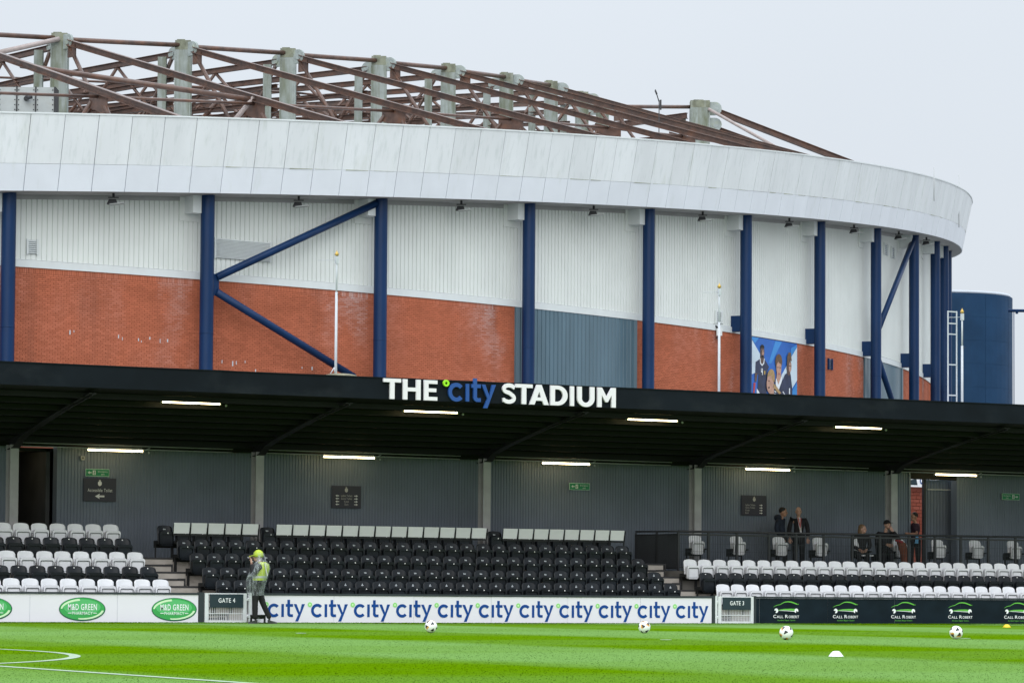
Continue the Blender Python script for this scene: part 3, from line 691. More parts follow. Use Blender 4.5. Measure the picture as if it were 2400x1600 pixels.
# plant box on the roof at the left
hb = empty('roof_box', (45.6, 128.9, 20.2)); adopt(hb, stad); KIDS.setdefault(stad.name, []).append(hb)
tb = Vector((47.62, 127.9, 0)); tx_ = Vector((.883, -.469, 0)) * 1.0; ty_ = Vector((.469, .883, 0))
for k in range(4):
    c = tb - RT * (.42 + .80 * k) + UP * (21.0 - .0 * k)
    m = MB(); m.obox(c, RT * .375, FW * .5, UP * .95); m.build('box_panel', 'tank', hb)
    m = MB(); m.obox(c + RT * .40, RT * .03, FW * .53, UP * .97)
    m.build('box_rib', 'dark_metal', hb)
    m = MB()
    for r in range(9):
        for s in (-1, 1): m.ell(c - FW * .51 + RT * (s * .32) + UP * (-.85 + .21 * r), .028, .028, .028, n=6, m=4)
    m.build('rivet_row', 'dark_metal', hb)
c = tb - RT * 1.22 - FW * .55 + UP * 21.45; m = MB(); m.tube(c, c - FW * .3 + RT * .1, .11, 10); m.tube(c - FW * .25, c - FW * .25 + RT * .3 + UP * .04, .08, 8); m.build('outlet_pipe', 'dark_metal', hb)
# aerials
m = MB(); pz = Vector((85.61, 141.25, 0)); m.tube(pz + UP * 22, pz + UP * 26.3, .028, 6); m.tube(pz + UP * 26.2, pz + UP * 26.85 - RT * .2, .03, 6); m.obox(pz + UP * 26.05 + RT * .08, RT * .045, FW * .05, UP * .26); m.tube(pz + UP * 26.6 - RT * .12, pz + UP * 26.8 - RT * .2, .05, 6)
m.build('aerial', 'dark_metal', stad)
for p, h in (((99.92, 136.86), 23.3), ((108.3, 145.97), 24.5)):
    m = MB(); m.tube((*p, 21.5), (*p, h), .025, 6); m.build('aerial', 'conduit', stad)
# drum tower
dr = empty('stair_drum', (128.53, 174.8, 0), 'navy round stair tower standing past the end of the big curved stadium', 'tower')
DRC = Vector((128.53, 174.8)); RD = 4.5
for k in range(11):
    for r in range(9):
        t0 = R(33 * k + 6); t1 = t0 + R(32.6); z1 = 20.7 - 1.55 * r; z0 = z1 - 1.54; m = MB()
        for i in range(5):
            a, b_ = t0 + (t1 - t0) * i / 5, t0 + (t1 - t0) * (i + 1) / 5
            m.quad([(DRC.x + RD * math.cos(a), DRC.y + RD * math.sin(a), z0), (DRC.x + RD * math.cos(b_), DRC.y + RD * math.sin(b_), z0), (DRC.x + RD * math.cos(b_), DRC.y + RD * math.sin(b_), z1), (DRC.x + RD * math.cos(a), DRC.y + RD * math.sin(a), z1)], smooth=True)
        m.build('drum_panel', 'navy_drum', dr)
m = MB(); m.tube((*DRC, 0), (*DRC, 20.68), RD - .02, 48); m.build('drum_core', 'navy_drum', dr)
m = MB(); m.tube((*DRC, 20.72), (*DRC, 20.90), RD - .12, 48); m.build('drum_cap', 'drum_cap', dr)
m = MB(); m.tube((126.1, 164.7, 19.05), (133, 161, 19.05), .10, 8)
for k in range(8): m.tube((126.6 + .8 * k, 164.45 - .43 * k, 18.85), (126.6 + .8 * k, 164.45 - .43 * k, 19.05), .09, 8)
m.tube((126.4, 164.5, 8), (126.4, 164.5, 19.05), .03, 6)
tag(m.build('cable_bridge', 'navy'), 'thin navy pipe arm with small clamps sticking out beside the round tower', 'pipe')
# floodlights under the ring
def floodlight(u, label):
    p = WP(u, .25, zb(u)); n3, g3 = WP(u)[2].to_3d(), WP(u)[1].to_3d(); rt3 = RT.to_3d()
    e = empty('floodlight', p, label, 'floodlight', 'floodlights under the stadium eaves')
    m = MB(); m.tube(p, p - UP * .14, .05, 8); m.obox(p - UP * .16, rt3 * .2, FW * .04, UP * .02); m.build('hanger', 'dark_metal', e)
    m = MB(); c = p - UP * .33; m.hexa([c - rt3 * .24 - FW * .16 - UP * .09, c + rt3 * .15 - FW * .16 - UP * .08, c + rt3 * .15 + FW * .16 - UP * .08, c - rt3 * .24 + FW * .16 - UP * .09, c - rt3 * .16 - FW * .11 + UP * .10, c + rt3 * .10 - FW * .11 + UP * .10, c + rt3 * .10 + FW * .11 + UP * .10, c - rt3 * .16 + FW * .11 + UP * .10]); m.build('lamp_housing', 'dark_metal', e)
    m = MB(); c = p - UP * .40 + rt3 * .14; m.obox(c, rt3 * .27 + UP * .03, FW * .17, UP * .02); m.build('visor', 'tank', e)
ords = ['first', 'second', 'third', 'fourth', 'fifth', 'sixth', 'seventh', 'eighth', 'ninth', 'tenth', 'eleventh', 'twelfth', 'thirteenth', 'fourteenth', 'fifteenth', 'sixteenth', 'seventeenth', 'eighteenth', 'nineteenth', 'twentieth', 'twenty-first', 'twenty-second', 'twenty-third', 'twenty-fourth', 'twenty-fifth', 'twenty-sixth', 'twenty-seventh', 'twenty-eighth', 'twenty-ninth']
for i, u in enumerate((1.485, 2.491, 3.508, 4.488, 5.471, 6.462, 7.445, 8.399, 9.284)):
    floodlight(u, 'small black floodlight under the white fascia ring, %s from the left' % ords[i])
# camera box and small boxes on the brick
m = MB(); e = empty('camera_box', WP(5.80, DW + .2, 12.85), 'cream box with a security camera on the brick wall by the flagpole', 'camera')
p = WP(5.80, DW + .18, 12.85); m.obox(p, RT * .13, FW * .12, UP * .17); m.build('box_body', 'trim_pale', e)
m = MB(); m.tube(p - RT * .05 + UP * .2, p - RT * .3 + UP * .36, .05, 8); m.tube(p - UP * .18, p - UP * .3 - RT * .1, .05, 8); m.build('camera_arm', 'dark_metal', e)
# mural sheet on the brick
mur = empty('mural', WP(6.5, DW, 9.5), 'large blue mural sheet of four footballers in dark shirts on the brick wall', 'mural')
MU0, MU1, MZ1, MZ0 = 6.21, 6.812, 12.90, 9.0
def mframe(x, y, d): return WP(MU0 + (MU1 - MU0) * x, DW + .02 + d, MZ1 - (MZ1 - MZ0) * y)
def mlayer(name, polys, m_, d):
    # subdivide along the curve by clipping is not needed: the sheet bows by only a few millimetres
    mb_ = flat(polys, lambda x, y, e: mframe(x, y, d + e), .004); mb_.f = [tuple(reversed(f)) for f in mb_.f]; mb_.build(name, m_, mur)
def el(cx, cy, rx, ry, n=18): return [arcp(cx, cy, rx, ry, 0, 360 - 360 / n, n - 1)]
m = MB()
for i in range(8):
    a, b_ = i / 8, (i + 1) / 8; m.quad([mframe(a, 1, .004), mframe(b_, 1, .004), mframe(b_, 0, .004), mframe(a, 0, .004)])
m.build('mural_sheet', 'mural_blue', mur)
S = .79
def MP(*pts): return [[((x - 195) / 895, (y - 205 - (x - 195) * .15) / 1180 * S) for x, y in pts]]
def ME(cx, cy, rx, ry, a0=0, a1=345): return [[((x - 195) / 895, (y - 205 - (x - 195) * .15) / 1180 * S) for x, y in arcp(cx, cy, rx, ry, a0, a1, 18)]]
ly = [0]
def one(name, m_, *polys):
    for p in polys: ly[0] += 1; mlayer(name, [p], m_, .006 + .0012 * ly[0])
one('light_ray', 'mural_light', MP((197, 207), (330, 228), (250, 330), (197, 250)), MP((640, 290), (770, 305), (560, 700), (510, 690)), MP((960, 420), (1085, 355), (1085, 400), (960, 580)), MP((197, 1290), (280, 1200), (280, 1460), (197, 1460)), MP((975, 1230), (1088, 1060), (1088, 1560), (975, 1560)))
one('saltire_arm', 'mural_pale', MP((197, 265), (345, 520), (345, 640), (262, 690), (262, 860), (197, 890)), MP((1088, 400), (1088, 1020), (980, 1170), (930, 1000), (780, 990), (760, 920), (860, 760), (960, 590)))
one('player_shorts', 'mural_white', MP((285, 1150), (380, 1280), (470, 1280), (440, 1500), (290, 1500)))
one('player_shirt', 'mural_navy', MP((262, 670), (345, 610), (430, 615), (515, 760), (485, 830), (470, 1300), (370, 1290), (300, 1160), (315, 900), (255, 850)))
one('player_arm', 'mural_dark_skin', MP((248, 860), (300, 880), (278, 1030), (245, 1030)))
one('glove', 'mural_red', MP((228, 1040), (264, 1050), (252, 1160), (238, 1270), (214, 1260)))
one('player_neck', 'mural_dark_skin', MP((348, 560), (422, 560), (418, 690), (382, 725), (350, 690)))
one('player_collar', 'mural_white', MP((338, 600), (350, 600), (356, 680), (382, 715), (408, 680), (418, 605), (430, 610), (420, 700), (382, 745), (345, 700)))
one('player_face', 'mural_dark_skin', ME(385, 480, 38, 108)); one('player_cheek', 'mural_skin', ME(398, 500, 17, 52)); one('player_hair', 'hair_dark', ME(383, 415, 40, 62, 180, 360)); one('player_beard', 'hair_dark', ME(386, 568, 22, 26)); one('player_eye', 'hair_dark', MP((366, 468), (384, 470), (384, 482), (366, 480)), MP((394, 472), (412, 472), (412, 484), (394, 484)))
one('shirt_number', 'mural_white', MP((360, 785), (368, 785), (368, 835), (380, 838), (380, 785), (392, 785), (392, 905), (380, 905), (380, 860), (360, 855)))
one('shirt_crest', 'gold', MP((415, 830), (442, 835), (438, 890), (428, 905), (416, 885)))
one('player_shirt', 'mural_navy', MP((620, 1010), (650, 980), (690, 1180), (770, 1000), (805, 1060), (790, 1300), (640, 1300)))
one('player_neck', 'mural_skin', MP((663, 870), (747, 870), (745, 1000), (700, 1100), (655, 1000)))
one('player_collar', 'mural_white', MP((645, 980), (655, 980), (692, 1090), (755, 930), (772, 1000), (690, 1215), (640, 1080)))
one('player_hair', 'mural_hair', ME(700, 665, 68, 140)); one('player_face', 'mural_skin', ME(703, 785, 49, 140)); one('player_hair', 'mural_hair', MP((640, 620), (700, 560), (765, 640), (757, 715), (715, 700), (690, 660), (655, 730)))
one('player_eye', 'hair_dark', MP((668, 762), (694, 768), (694, 780), (668, 776)), MP((714, 772), (742, 772), (742, 784), (714, 784))); one('player_mouth', 'mural_red', MP((684, 880), (726, 884), (722, 898), (690, 896)))
one('player_shirt', 'mural_navy', MP((740, 1090), (830, 900), (890, 870), (940, 900), (975, 1180), (975, 1560), (760, 1560)))
one('player_neck', 'mural_dark_skin', MP((872, 820), (935, 830), (930, 920), (890, 930), (868, 880))); one('player_face', 'mural_dark_skin', ME(908, 760, 48, 125)); one('player_cheek', 'mural_skin', ME(926, 770, 25, 95)); one('player_hair', 'mural_hair', MP((862, 700), (868, 570), (900, 495), (945, 505), (962, 660), (930, 645), (890, 690), (878, 790))); one('player_eye', 'hair_dark', MP((898, 738), (944, 744), (944, 758), (898, 752))); one('shirt_number', 'mural_white', MP((905, 1160), (925, 1160), (925, 1270), (905, 1270)), MP((770, 1220), (785, 1215), (825, 1280), (812, 1285)))
one('player_shirt', 'mural_navy', MP((425, 1500), (470, 1260), (550, 1390), (610, 1180), (700, 1270), (790, 1330), (880, 1520), (880, 1560), (425, 1560)))
one('player_hair', 'mural_fair', ME(545, 950, 74, 150)); one('player_hair', 'mural_fair', MP((590, 1060), (650, 1120), (745, 1250), (700, 1265), (620, 1170), (590, 1160)))
one('player_neck', 'mural_skin', MP((515, 1180), (600, 1140), (592, 1330), (560, 1380), (515, 1300))); one('player_face', 'mural_skin', ME(522, 1075, 66, 170)); one('player_hair', 'mural_fair', MP((470, 930), (520, 860), (600, 900), (612, 1030), (575, 1020), (540, 920)))
one('player_eye', 'hair_dark', MP((484, 1008), (514, 1014), (514, 1028), (484, 1022))); one('player_mouth', 'hair_dark', MP((478, 1130), (518, 1128), (514, 1150), (490, 1154))); one('shirt_stripe', 'mural_white', MP((605, 1200), (640, 1215), (640, 1232), (605, 1218)), MP((605, 1245), (655, 1265), (655, 1285), (605, 1262)))
one('player_arm', 'mural_skin', MP((790, 1340), (880, 1500), (775, 1500)))

# ------------------------------------------------------------------ grandstand
st = empty('grandstand', (37, YB + 4, 0), 'low black-roofed football grandstand with grey ribbed back wall and concrete terrace', 'grandstand')
def V(v): return YB + v
X0, X1 = 13.0, 66.0
BACK = [.965, 1.257, 1.59, 1.92, 2.25]          # tops of the seat backs, row by row
FL = [b_ - .78 for b_ in BACK]                  # tread levels
RB_X = 42.36                                    # where the right-hand block begins
for i in range(5):
    v0 = 1.08 + .77 * i; v1 = v0 + .77 if i < 4 else 6.92
    x1 = X1 if i < 3 else RB_X
    m = MB(); m.box(X0, x1, V(v0), V(v1) - .001, -.01, FL[i]); m.build('terrace_step', 'concrete', st)
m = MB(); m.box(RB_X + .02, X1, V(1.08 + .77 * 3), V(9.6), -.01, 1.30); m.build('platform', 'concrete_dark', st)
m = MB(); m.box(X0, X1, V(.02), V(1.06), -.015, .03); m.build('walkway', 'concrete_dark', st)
for (xa, xb) in ((27.86, 28.74), (41.31, 42.14)):
    for i in range(5):
        v0 = 1.08 + .77 * i; zf = FL[i]; zlow = FL[i - 1] if i else .03
        m = MB(); m.box(xa, xb, V(v0 - .385), V(v0) - .002, zlow + .002, (zf + zlow) / 2); sp_ = m.build('aisle_step', 'concrete', st)
        m = MB(); m.box(xa - .01, xb + .02, V(v0 - .40), V(v0 - .33), (zf + zlow) / 2 - .03, (zf + zlow) / 2 + .012); m.build('step_nosing', 'nosing', sp_)
        m = MB(); m.box(xb + .003, xb + .04, V(v0 - .39), V(v0) - .003, zlow + .003, (zf + zlow) / 2 + .02); m.build('step_stringer', 'nosing', sp_)
        m = MB(); m.box(xa - .01, xb + .30, V(v0 - .012), V(v0 + .06), zf - .03, zf + .012); m.build('step_nosing', 'nosing', st)
        m = MB(); m.box(xb + .26, xb + .30, V(v0 - .01), V(v0 + .2), zlow + .01, zf - .031); m.build('step_stringer', 'nosing', st)
# back wall of ribbed sheeting with two passage openings
ZW = 4.20
def ribbed(x0, x1, v, z0, z1, name, mt, pitch=.081, parent=st, depth=.015):
    n = max(1, int((x1 - x0) / pitch)); m = MB(); r = []
    for i in range(n):
        for du, dd in ((0, 0), (.50, 0), (.62, depth), (.88, depth)): r.append((x0 + (x1 - x0) * (i + du) / n, V(v) + dd))
    r.append((x1, V(v)))
    for (xa, ya), (xb, yb) in zip(r, r[1:]): m.quad([(xa, ya, z0), (xb, yb, z0), (xb, yb, z1), (xa, ya, z1)])
    return m.build(name, mt, parent)
COLX = [19.24 + 6.241 * k for k in range(8)]
edges = [X0, 19.3, 25.85], [27.11, 31.7, 37.93, 44.2, 50.45, 51.95], [53.62, 60, X1]
for seg in edges:
    for a, b_ in zip(seg, seg[1:]): ribbed(a, b_ - .004, 6.9, .9, ZW, 'wall_sheet', 'stand_wall')
    for x in (seg[0], seg[-1]):
        m = MB(); m.box(x - .05 if x == seg[0] else x - .02, x + .02 if x == seg[0] else x + .05, V(6.87), V(7.15), .9, ZW - .02); m.build('wall_return', 'stand_wall', st)
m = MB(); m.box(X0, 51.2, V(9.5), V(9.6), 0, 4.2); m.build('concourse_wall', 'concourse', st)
m = MB(); m.box(X0, 51.9, V(7.2), V(9.6), 4.02, 4.10); m.build('concourse_roof', 'underside', st)
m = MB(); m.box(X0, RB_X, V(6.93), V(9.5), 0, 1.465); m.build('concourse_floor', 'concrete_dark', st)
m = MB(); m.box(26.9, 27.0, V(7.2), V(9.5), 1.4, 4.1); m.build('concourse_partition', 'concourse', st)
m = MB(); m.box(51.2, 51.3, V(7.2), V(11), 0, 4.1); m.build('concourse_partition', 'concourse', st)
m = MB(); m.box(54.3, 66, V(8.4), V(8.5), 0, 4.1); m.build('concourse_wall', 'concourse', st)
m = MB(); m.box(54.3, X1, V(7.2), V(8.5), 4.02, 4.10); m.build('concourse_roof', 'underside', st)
m = MB(); m.box(51.952, 53.618, V(6.88), V(6.95), 3.93, 4.24); m.build('door_lintel', 'underside', st)
# door leaf standing ajar in the right-hand opening
dl = ribbed(52.90, 54.06, 7.45, 1.31, 3.95, 'door_leaf', 'stand_wall', pitch=.10, depth=.025)
m = MB(); m.box(52.83, 52.895, V(7.40), V(7.5), 1.31, 3.98); m.build('door_post', 'dark_metal', dl)
m = MB(); m.box(52.93, 54.0, V(7.36), V(7.40), 3.66, 3.69); m.build('door_bar', 'conduit', dl)
# roof: deck, purlins, rafters, columns, fascia
zc = lambda v: 5.14 - .144 * (v - .3)
m = MB(); m.hexa([(X0, V(.36), zc(.36)), (X1, V(.36), zc(.36)), (X1, V(7.2), zc(7.2)), (X0, V(7.2), zc(7.2)), (X0, V(.36), zc(.36) + .1), (X1, V(.36), zc(.36) + .1), (X1, V(7.2), zc(7.2) + .1), (X0, V(7.2), zc(7.2) + .1)])
m.build('roof', 'underside', st)
m = MB(); m.hexa([(X0, V(.38), zc(.38) + .102), (X1, V(.38), zc(.38) + .102), (X1, V(7.3), zc(7.3) + .102), (X0, V(7.3), zc(7.3) + .102), (X0, V(.38), zc(.38) + .13), (X1, V(.38), zc(.38) + .13), (X1, V(7.3), zc(7.3) + .13), (X0, V(7.3), zc(7.3) + .13)])
m.build('roof_bounce_sheet', 'roof_deck', st)  # unseen pale roof top, added to bounce light up onto brick and cladding
m = MB(); m.box(X0, X1, V(.24), V(.35), 5.125, 5.602); fas = m.build('fascia', 'fascia_black', st)
m = MB(); m.box(X0, X1, V(.22), V(.37), 5.603, 5.625); m.build('fascia_capping', 'fascia_black', fas)
for k in range(9):
    v = .85 + .72 * k
    m = MB(); m.box(X0, X1, V(v), V(v + .05), zc(v) - .13, zc(v + .05) - .003); m.box(X0, X1, V(v + .052), V(v + .11), zc(v) - .13, zc(v) - .115); m.build('purlin', 'underside', st)
for x in COLX:
    m = MB()
    for s in (-1, 1): m.box(x - .105, x + .105, V(5.6 + .13 * s) - .012, V(5.6 + .13 * s) + .012, .5, 4.08)
    m.box(x - .012, x + .012, V(5.482), V(5.718), .5, 4.08); m.build('stand_column', 'stand_column', st)
    prof = [(5.85, 3.98), (5.35, 4.02), (5.0, 4.22), (4.4, 4.36), (3.4, 4.55), (2.0, 4.80), (.5, 5.03)]
    m = MB()
    for (va, za), (vb, zb_) in zip(prof, prof[1:]):
        m.hexa([(x - .012, V(vb), zb_), (x + .012, V(vb), zb_), (x + .012, V(va), za), (x - .012, V(va), za), (x - .012, V(vb), zc(vb) - .14), (x + .012, V(vb), zc(vb) - .14), (x + .012, V(va), zc(va) - .14), (x - .012, V(va), zc(va) - .14)])
        m.hexa([(x - .09, V(vb), zb_ - .02), (x + .09, V(vb), zb_ - .02), (x + .09, V(va), za - .02), (x - .09, V(va), za - .02), (x - .09, V(vb), zb_), (x + .09, V(vb), zb_), (x + .09, V(va), za), (x - .09, V(va), za)])
    m.build('rafter', 'rafter', st)
for a, b_ in zip(COLX, COLX[1:]):
    for v, z in ((5.95, 4.155), (6.0, 4.08)):
        m = MB(); m.tube((a + .35, V(v), z), (b_ - .5, V(v), z - .01), .011, 6); m.build('conduit', 'conduit', st)
m = MB(); m.box(X0, X1, V(5.75), V(5.8), 4.17, 4.31); m.build('eaves_beam', 'underside', st)
# strip lights
def striplight(x, v, z, row, k):
    e = empty('strip_light', (x + .7, V(v), z), 'lit strip light in the %s row under the stand roof, %s from the left' % (row, ords[k]), 'strip light', 'strip lights under the stand roof')
    m = MB(); m.tube((x, V(v), z), (x + 1.4, V(v), z), .020, 10); m.build('lamp_tube', 'lamp', e)
    m = MB(); m.box(x + .02, x + 1.38, V(v) - .03, V(v) + .03, z + .028, z + .07); m.build('lamp_tray', 'lamp_body', e)
    for xx in (x - .035, x + 1.402):
        m = MB(); m.box(xx, xx + .033, V(v) - .03, V(v) + .03, z - .03, z + .05); m.build('end_cap', 'lamp_body', e)
    top = zc(v) - .002
    for xx in (x + .3, x + 1.1): m = MB(); m.box(xx, xx + .02, V(v) - .01, V(v) + .01, z + .071, top); m.build('hanger', 'dark_metal', e)
    m = MB(); m.tube((x + 1.44, V(v), z + .02), (x + 1.6, V(v) + .02, z + .08), .012, 6); m.ell((x + 1.56, V(v), z - .03), .03, .03, .03, n=8, m=5); m.build('cable', 'conduit', e)
for k in range(4): striplight(27.41 + 6.065 * k, 1.22, 4.935, 'front', k)
for k in range(5): striplight(27.57 + 6.19 * k, 6.2, 4.045, 'rear', k)
e = empty('bulkhead_light', (26.1, V(7.6), 3.9), 'small oval lit lamp inside the dark left doorway', 'lamp')
m = MB(); m.ell((26.1, V(7.6), 3.86), .12, .08, .05, n=14, m=8); m.build('lamp_glass', 'lamp', e)
m = MB(); m.tube((26.1, V(7.6), 3.90), (26.1, V(7.6), 4.02), .06, 10); m.build('lamp_base', 'lamp_body', e)
m = MB(); e = tag(empty('speaker_box', (27.68, V(6.8), 3.8)), 'tiny pale box on the wall above the exit sign at the left', 'wall box')
m.box(27.63, 27.73, V(6.8), V(6.885), 3.82, 3.92); m.build('box_body', 'lamp_body', e)
m = MB(); m.box(27.655, 27.705, V(6.79), V(6.799), 3.85, 3.89); m.build('box_front', 'dark_metal', e)

# big letters on the fascia
sg = empty('stadium_sign', (35.5, V(.22), 5.12), 'large lettering on the black roof edge reading THE city STADIUM in white, blue and green', 'sign')
def Lf(v): return lambda x, y, d: Vector((x, V(v) - d, y))
Z0, Z1 = 5.130, 5.598; CH = Z1 - Z0
def letter(polys, x0, x1, m_='letter_white', name='letter', z0=Z0, hh=CH, dd=.05):
    pp = [[[(x0 + px * (x1 - x0), z0 + py * hh) for px, py in c] for c in cs] for cs in polys]
    flat(pp, Lf(.215), dd).build(name, m_, sg)
def rect(a, b_, c, d): return [(a, c), (b_, c), (b_, d), (a, d)]
LT = [[[(0, 1), (0, .82), (.37, .82), (.37, 0), (.63, 0), (.63, .82), (1, .82), (1, 1)]]]
LH = [[[(0, 0), (.25, 0), (.25, .41), (.75, .41), (.75, 0), (1, 0), (1, 1), (.75, 1), (.75, .6), (.25, .6), (.25, 1), (0, 1)]]]
LE = [[[(0, 0), (1, 0), (1, .18), (.33, .18), (.33, .42), (.92, .42), (.92, .6), (.33, .6), (.33, .82), (1, .82), (1, 1), (0, 1)]]]
LA = [[[(0, 0), (.255, 0), (.335, .2), (.665, .2), (.745, 0), (1, 0), (.62, 1), (.38, 1)], [(.40, .37), (.5, .66), (.60, .37)]]]
LD = [[[(0, 0), (.42, 0)] + arcp(.42, .5, .58, .5, -90, 90, 18)[1:] + [(0, 1)], [(.26, .19), (.26, .81)] + arcp(.42, .5, .31, .31, 90, -90, 14)]]
LI = [[rect(0, 1, 0, 1)]]
LU = [[[(0, 1), (0, .40)] + arcp(.5, .40, .5, .42, 180, 360, 18)[1:] + [(1, 1), (.74, 1), (.74, .40)] + arcp(.5, .40, .24, .21, 0, -180, 14)[1:] + [(.26, 1)]]]
LM_ = [[[(0, 0), (.23, 0), (.23, .62), (.44, .26), (.56, .26), (.77, .62), (.77, 0), (1, 0), (1, 1), (.76, 1), (.5, .53), (.24, 1), (0, 1)]]]
sp0 = [(.90, .80)] + arcp(.52, .73, .36, .18, 25, 270, 20)[2:-3] + [(.50, .545), (.60, .50)] + arcp(.50, .275, .38, .185, 80, -150, 20)[3:] + [(.09, .17)]
LS = [[stroke(sp0, .20)]]
for P_, a, b_ in ((LT, 32.425, 32.873), (LH, 32.925, 33.379), (LE, 33.468, 33.811), (LS, 35.50, 35.885), (LT, 35.872, 36.326), (LA, 36.246, 36.763), (LD, 36.809, 37.271), (LI, 37.345, 37.45), (LU, 37.539, 38.006), (LM_, 38.088, 38.593)):
    letter(P_, a, b_)
# the small word in lower case: c, dotless i, t, y and the ring, used on the fascia and on the boards
def arc_thick(cx, cy, ro, ri, a0, a1, n=26): return [arcp(cx, cy, ro, ro, a0, a1, n) + arcp(cx, cy, ri, ri, a1, a0, n)]
WC = [arc_thick(.5, .5, .5, .285, 42, 318)]
WI = [[rect(1.09, 1.295, .03, .97)]]
WT = [[[(1.565, 1.28), (1.565, .97), (1.44, .97), (1.44, .77), (1.565, .77), (1.565, .26)] + arcp(1.79, .26, .225, .23, 180, 270, 8)[1:] + [(2.02, .03), (2.02, .23), (1.85, .23)] + arcp(1.85, .30, .07, .07, 270, 180, 5)[1:] + [(1.78, .77), (2.02, .77), (2.02, .97), (1.78, .97), (1.78, 1.28)]]]
WY = [[[(2.07, .97), (2.30, .97), (2.565, .36), (2.72, .97 - .02), (2.74, .97), (2.97, .97), (2.44, -.29), (2.20, -.29), (2.44, .22)]]]
RING = [[arcp(0, 0, 1, 1, 0, 345, 22), arcp(0, 0, .42, .42, 0, -340, 16)]]
sx_ = (35.346 - 34.10) / 2.97; szz = .435
for P_, nme in ((WC, 'letter'), (WI, 'letter'), (WT, 'letter'), (WY, 'letter')):
    letter([[[(x, y) for x, y in c] for c in cs] for cs in P_], 34.10, 34.10 + sx_, 'letter_blue', z0=5.128, hh=szz)
letter(RING, 34.044, 34.044 + .078, 'letter_green', z0=5.545, hh=.078)

# flagpoles, ladder frame
def flagpole(x, ztop, label, base=False):
    e = empty('flagpole', (x, V(2.0), 5.15), label, 'flagpole', 'white flagpoles on the stand roof')
    zb0 = zc(2.0) + .131
    m = MB(); m.tube((x, V(2), zb0), (x, V(2), ztop - .95), .034, 10, r2=.030); m.tube((x, V(2), ztop - .95), (x, V(2), ztop - .12), .022, 10); m.build('pole', 'pole_white', e)
    m = MB(); m.box(x - .035, x + .035, V(1.96), V(2.03), ztop - .28, ztop - .11); m.build('pole_head', 'pole_white', e)
    m = MB(); m.lathe((x, V(2), ztop - .105), [(.02, 0), (.045, .02), (.05, .05), (.03, .085), (.012, .11), (.004, .14)], 12); m.build('finial', 'gold', e)
    m = MB(); m.tube((x, V(2), ztop - .2), (x - .5, V(1.96), ztop - .235), .007, 6); m.build('cross_arm', 'pole_white', e)
    m = MB(); m.tube((x, V(1.98), ztop - 1.0), (x + .09, V(1.97), ztop - .99), .008, 6); m.build('cleat', 'dark_metal', e)
    if base:
        m = MB(); m.lathe((x + .12, V(2), 5.66), [(.20, 0), (.40, .05), (.38, .10), (.22, .13)], 18); m.build('mossy_base', 'mossy_stone', e)
        m = MB(); m.tube((x - .16, V(1.95), 5.78), (x - .06, V(1.95), 5.93), .012, 6); m.tube((x - .06, V(1.95), 5.93), (x - .05, V(1.95), 5.8), .012, 6); m.build('rope_loop', 'pole_white', e)
        m = MB(); m.box(x - .3, x + .45, V(1.7), V(2.3), zb0, 5.66); m.build('base_plinth', 'mossy_stone', e)
flagpole(32.08, 8.65, 'white flagpole with gold finial and mossy round base above the lettering', True)
flagpole(42.65, 8.44, 'white flagpole with bronze finial in front of the brick wall beside the mural')
flagpole(50.13, 8.17, 'white flagpole with gold finial beside the ladder frame at the right')
e = empty('ladder_frame', (50.1, V(2.4), 5), 'white upright ladder-like frame standing on the roof before the round tower', 'ladder')
zb0 = zc(2.4) + .131
for x in (49.97, 50.25):
    m = MB(); m.box(x - .012, x + .012, V(2.385), V(2.415), zb0, 8.16); m.build('rail', 'pole_white', e)
for z in (5.95, 6.75, 7.55, 7.83, 8.14):
    m = MB(); m.box(49.987, 50.233, V(2.385), V(2.415), z - .015, z + .015); m.build('rung', 'pole_white', e)

# ------------------------------------------------------------------ wall signs
def arrow(cx, cy, w, h, s):        # s = -1 left, 1 right
    return [[(cx - s * w / 2, cy + h * .16), (cx - s * w / 2, cy - h * .16), (cx + s * w * .05, cy - h * .16), (cx + s * w * .0, cy - h * .5), (cx + s * w * .5, cy), (cx, cy + h * .5), (cx + s * w * .05, cy + h * .16)][::s]]
def sign(name, x0, x1, z0, z1, label, back, v=6.84):
    e = empty(name, ((x0 + x1) / 2, V(v), z0), label, 'sign')
    m = MB(); m.box(x0, x1, V(v), V(v) + .02, z0, z1); m.build('sign_panel', back, e)
    m = MB()
    for xx in (x0 + .06, x1 - .1): m.box(xx, xx + .03, V(v) + .021, V(6.915), (z0 + z1) / 2 - .1, (z0 + z1) / 2 + .1)
    m.build('bracket', 'dark_metal', e); return e
def crest(e, cx, cz, s, mt, v=6.84):
    p = [[(-.5, .1), (-.38, .45), (.38, .45), (.5, .1), (.42, -.35), (0, -.62), (-.42, -.35)]]
    flat([[[(cx + a * s, cz + b_ * s) for a, b_ in c] for c in [p[0]]], [[(cx + a * s * .6, cz + s * .5 + b_ * s) for a, b_ in [(-.3, 0), (.3, 0), (.42, .35), (.15, .2), (0, .5), (-.15, .2), (-.42, .35)]]]], Lf(v), .004).build('crest', mt, e)
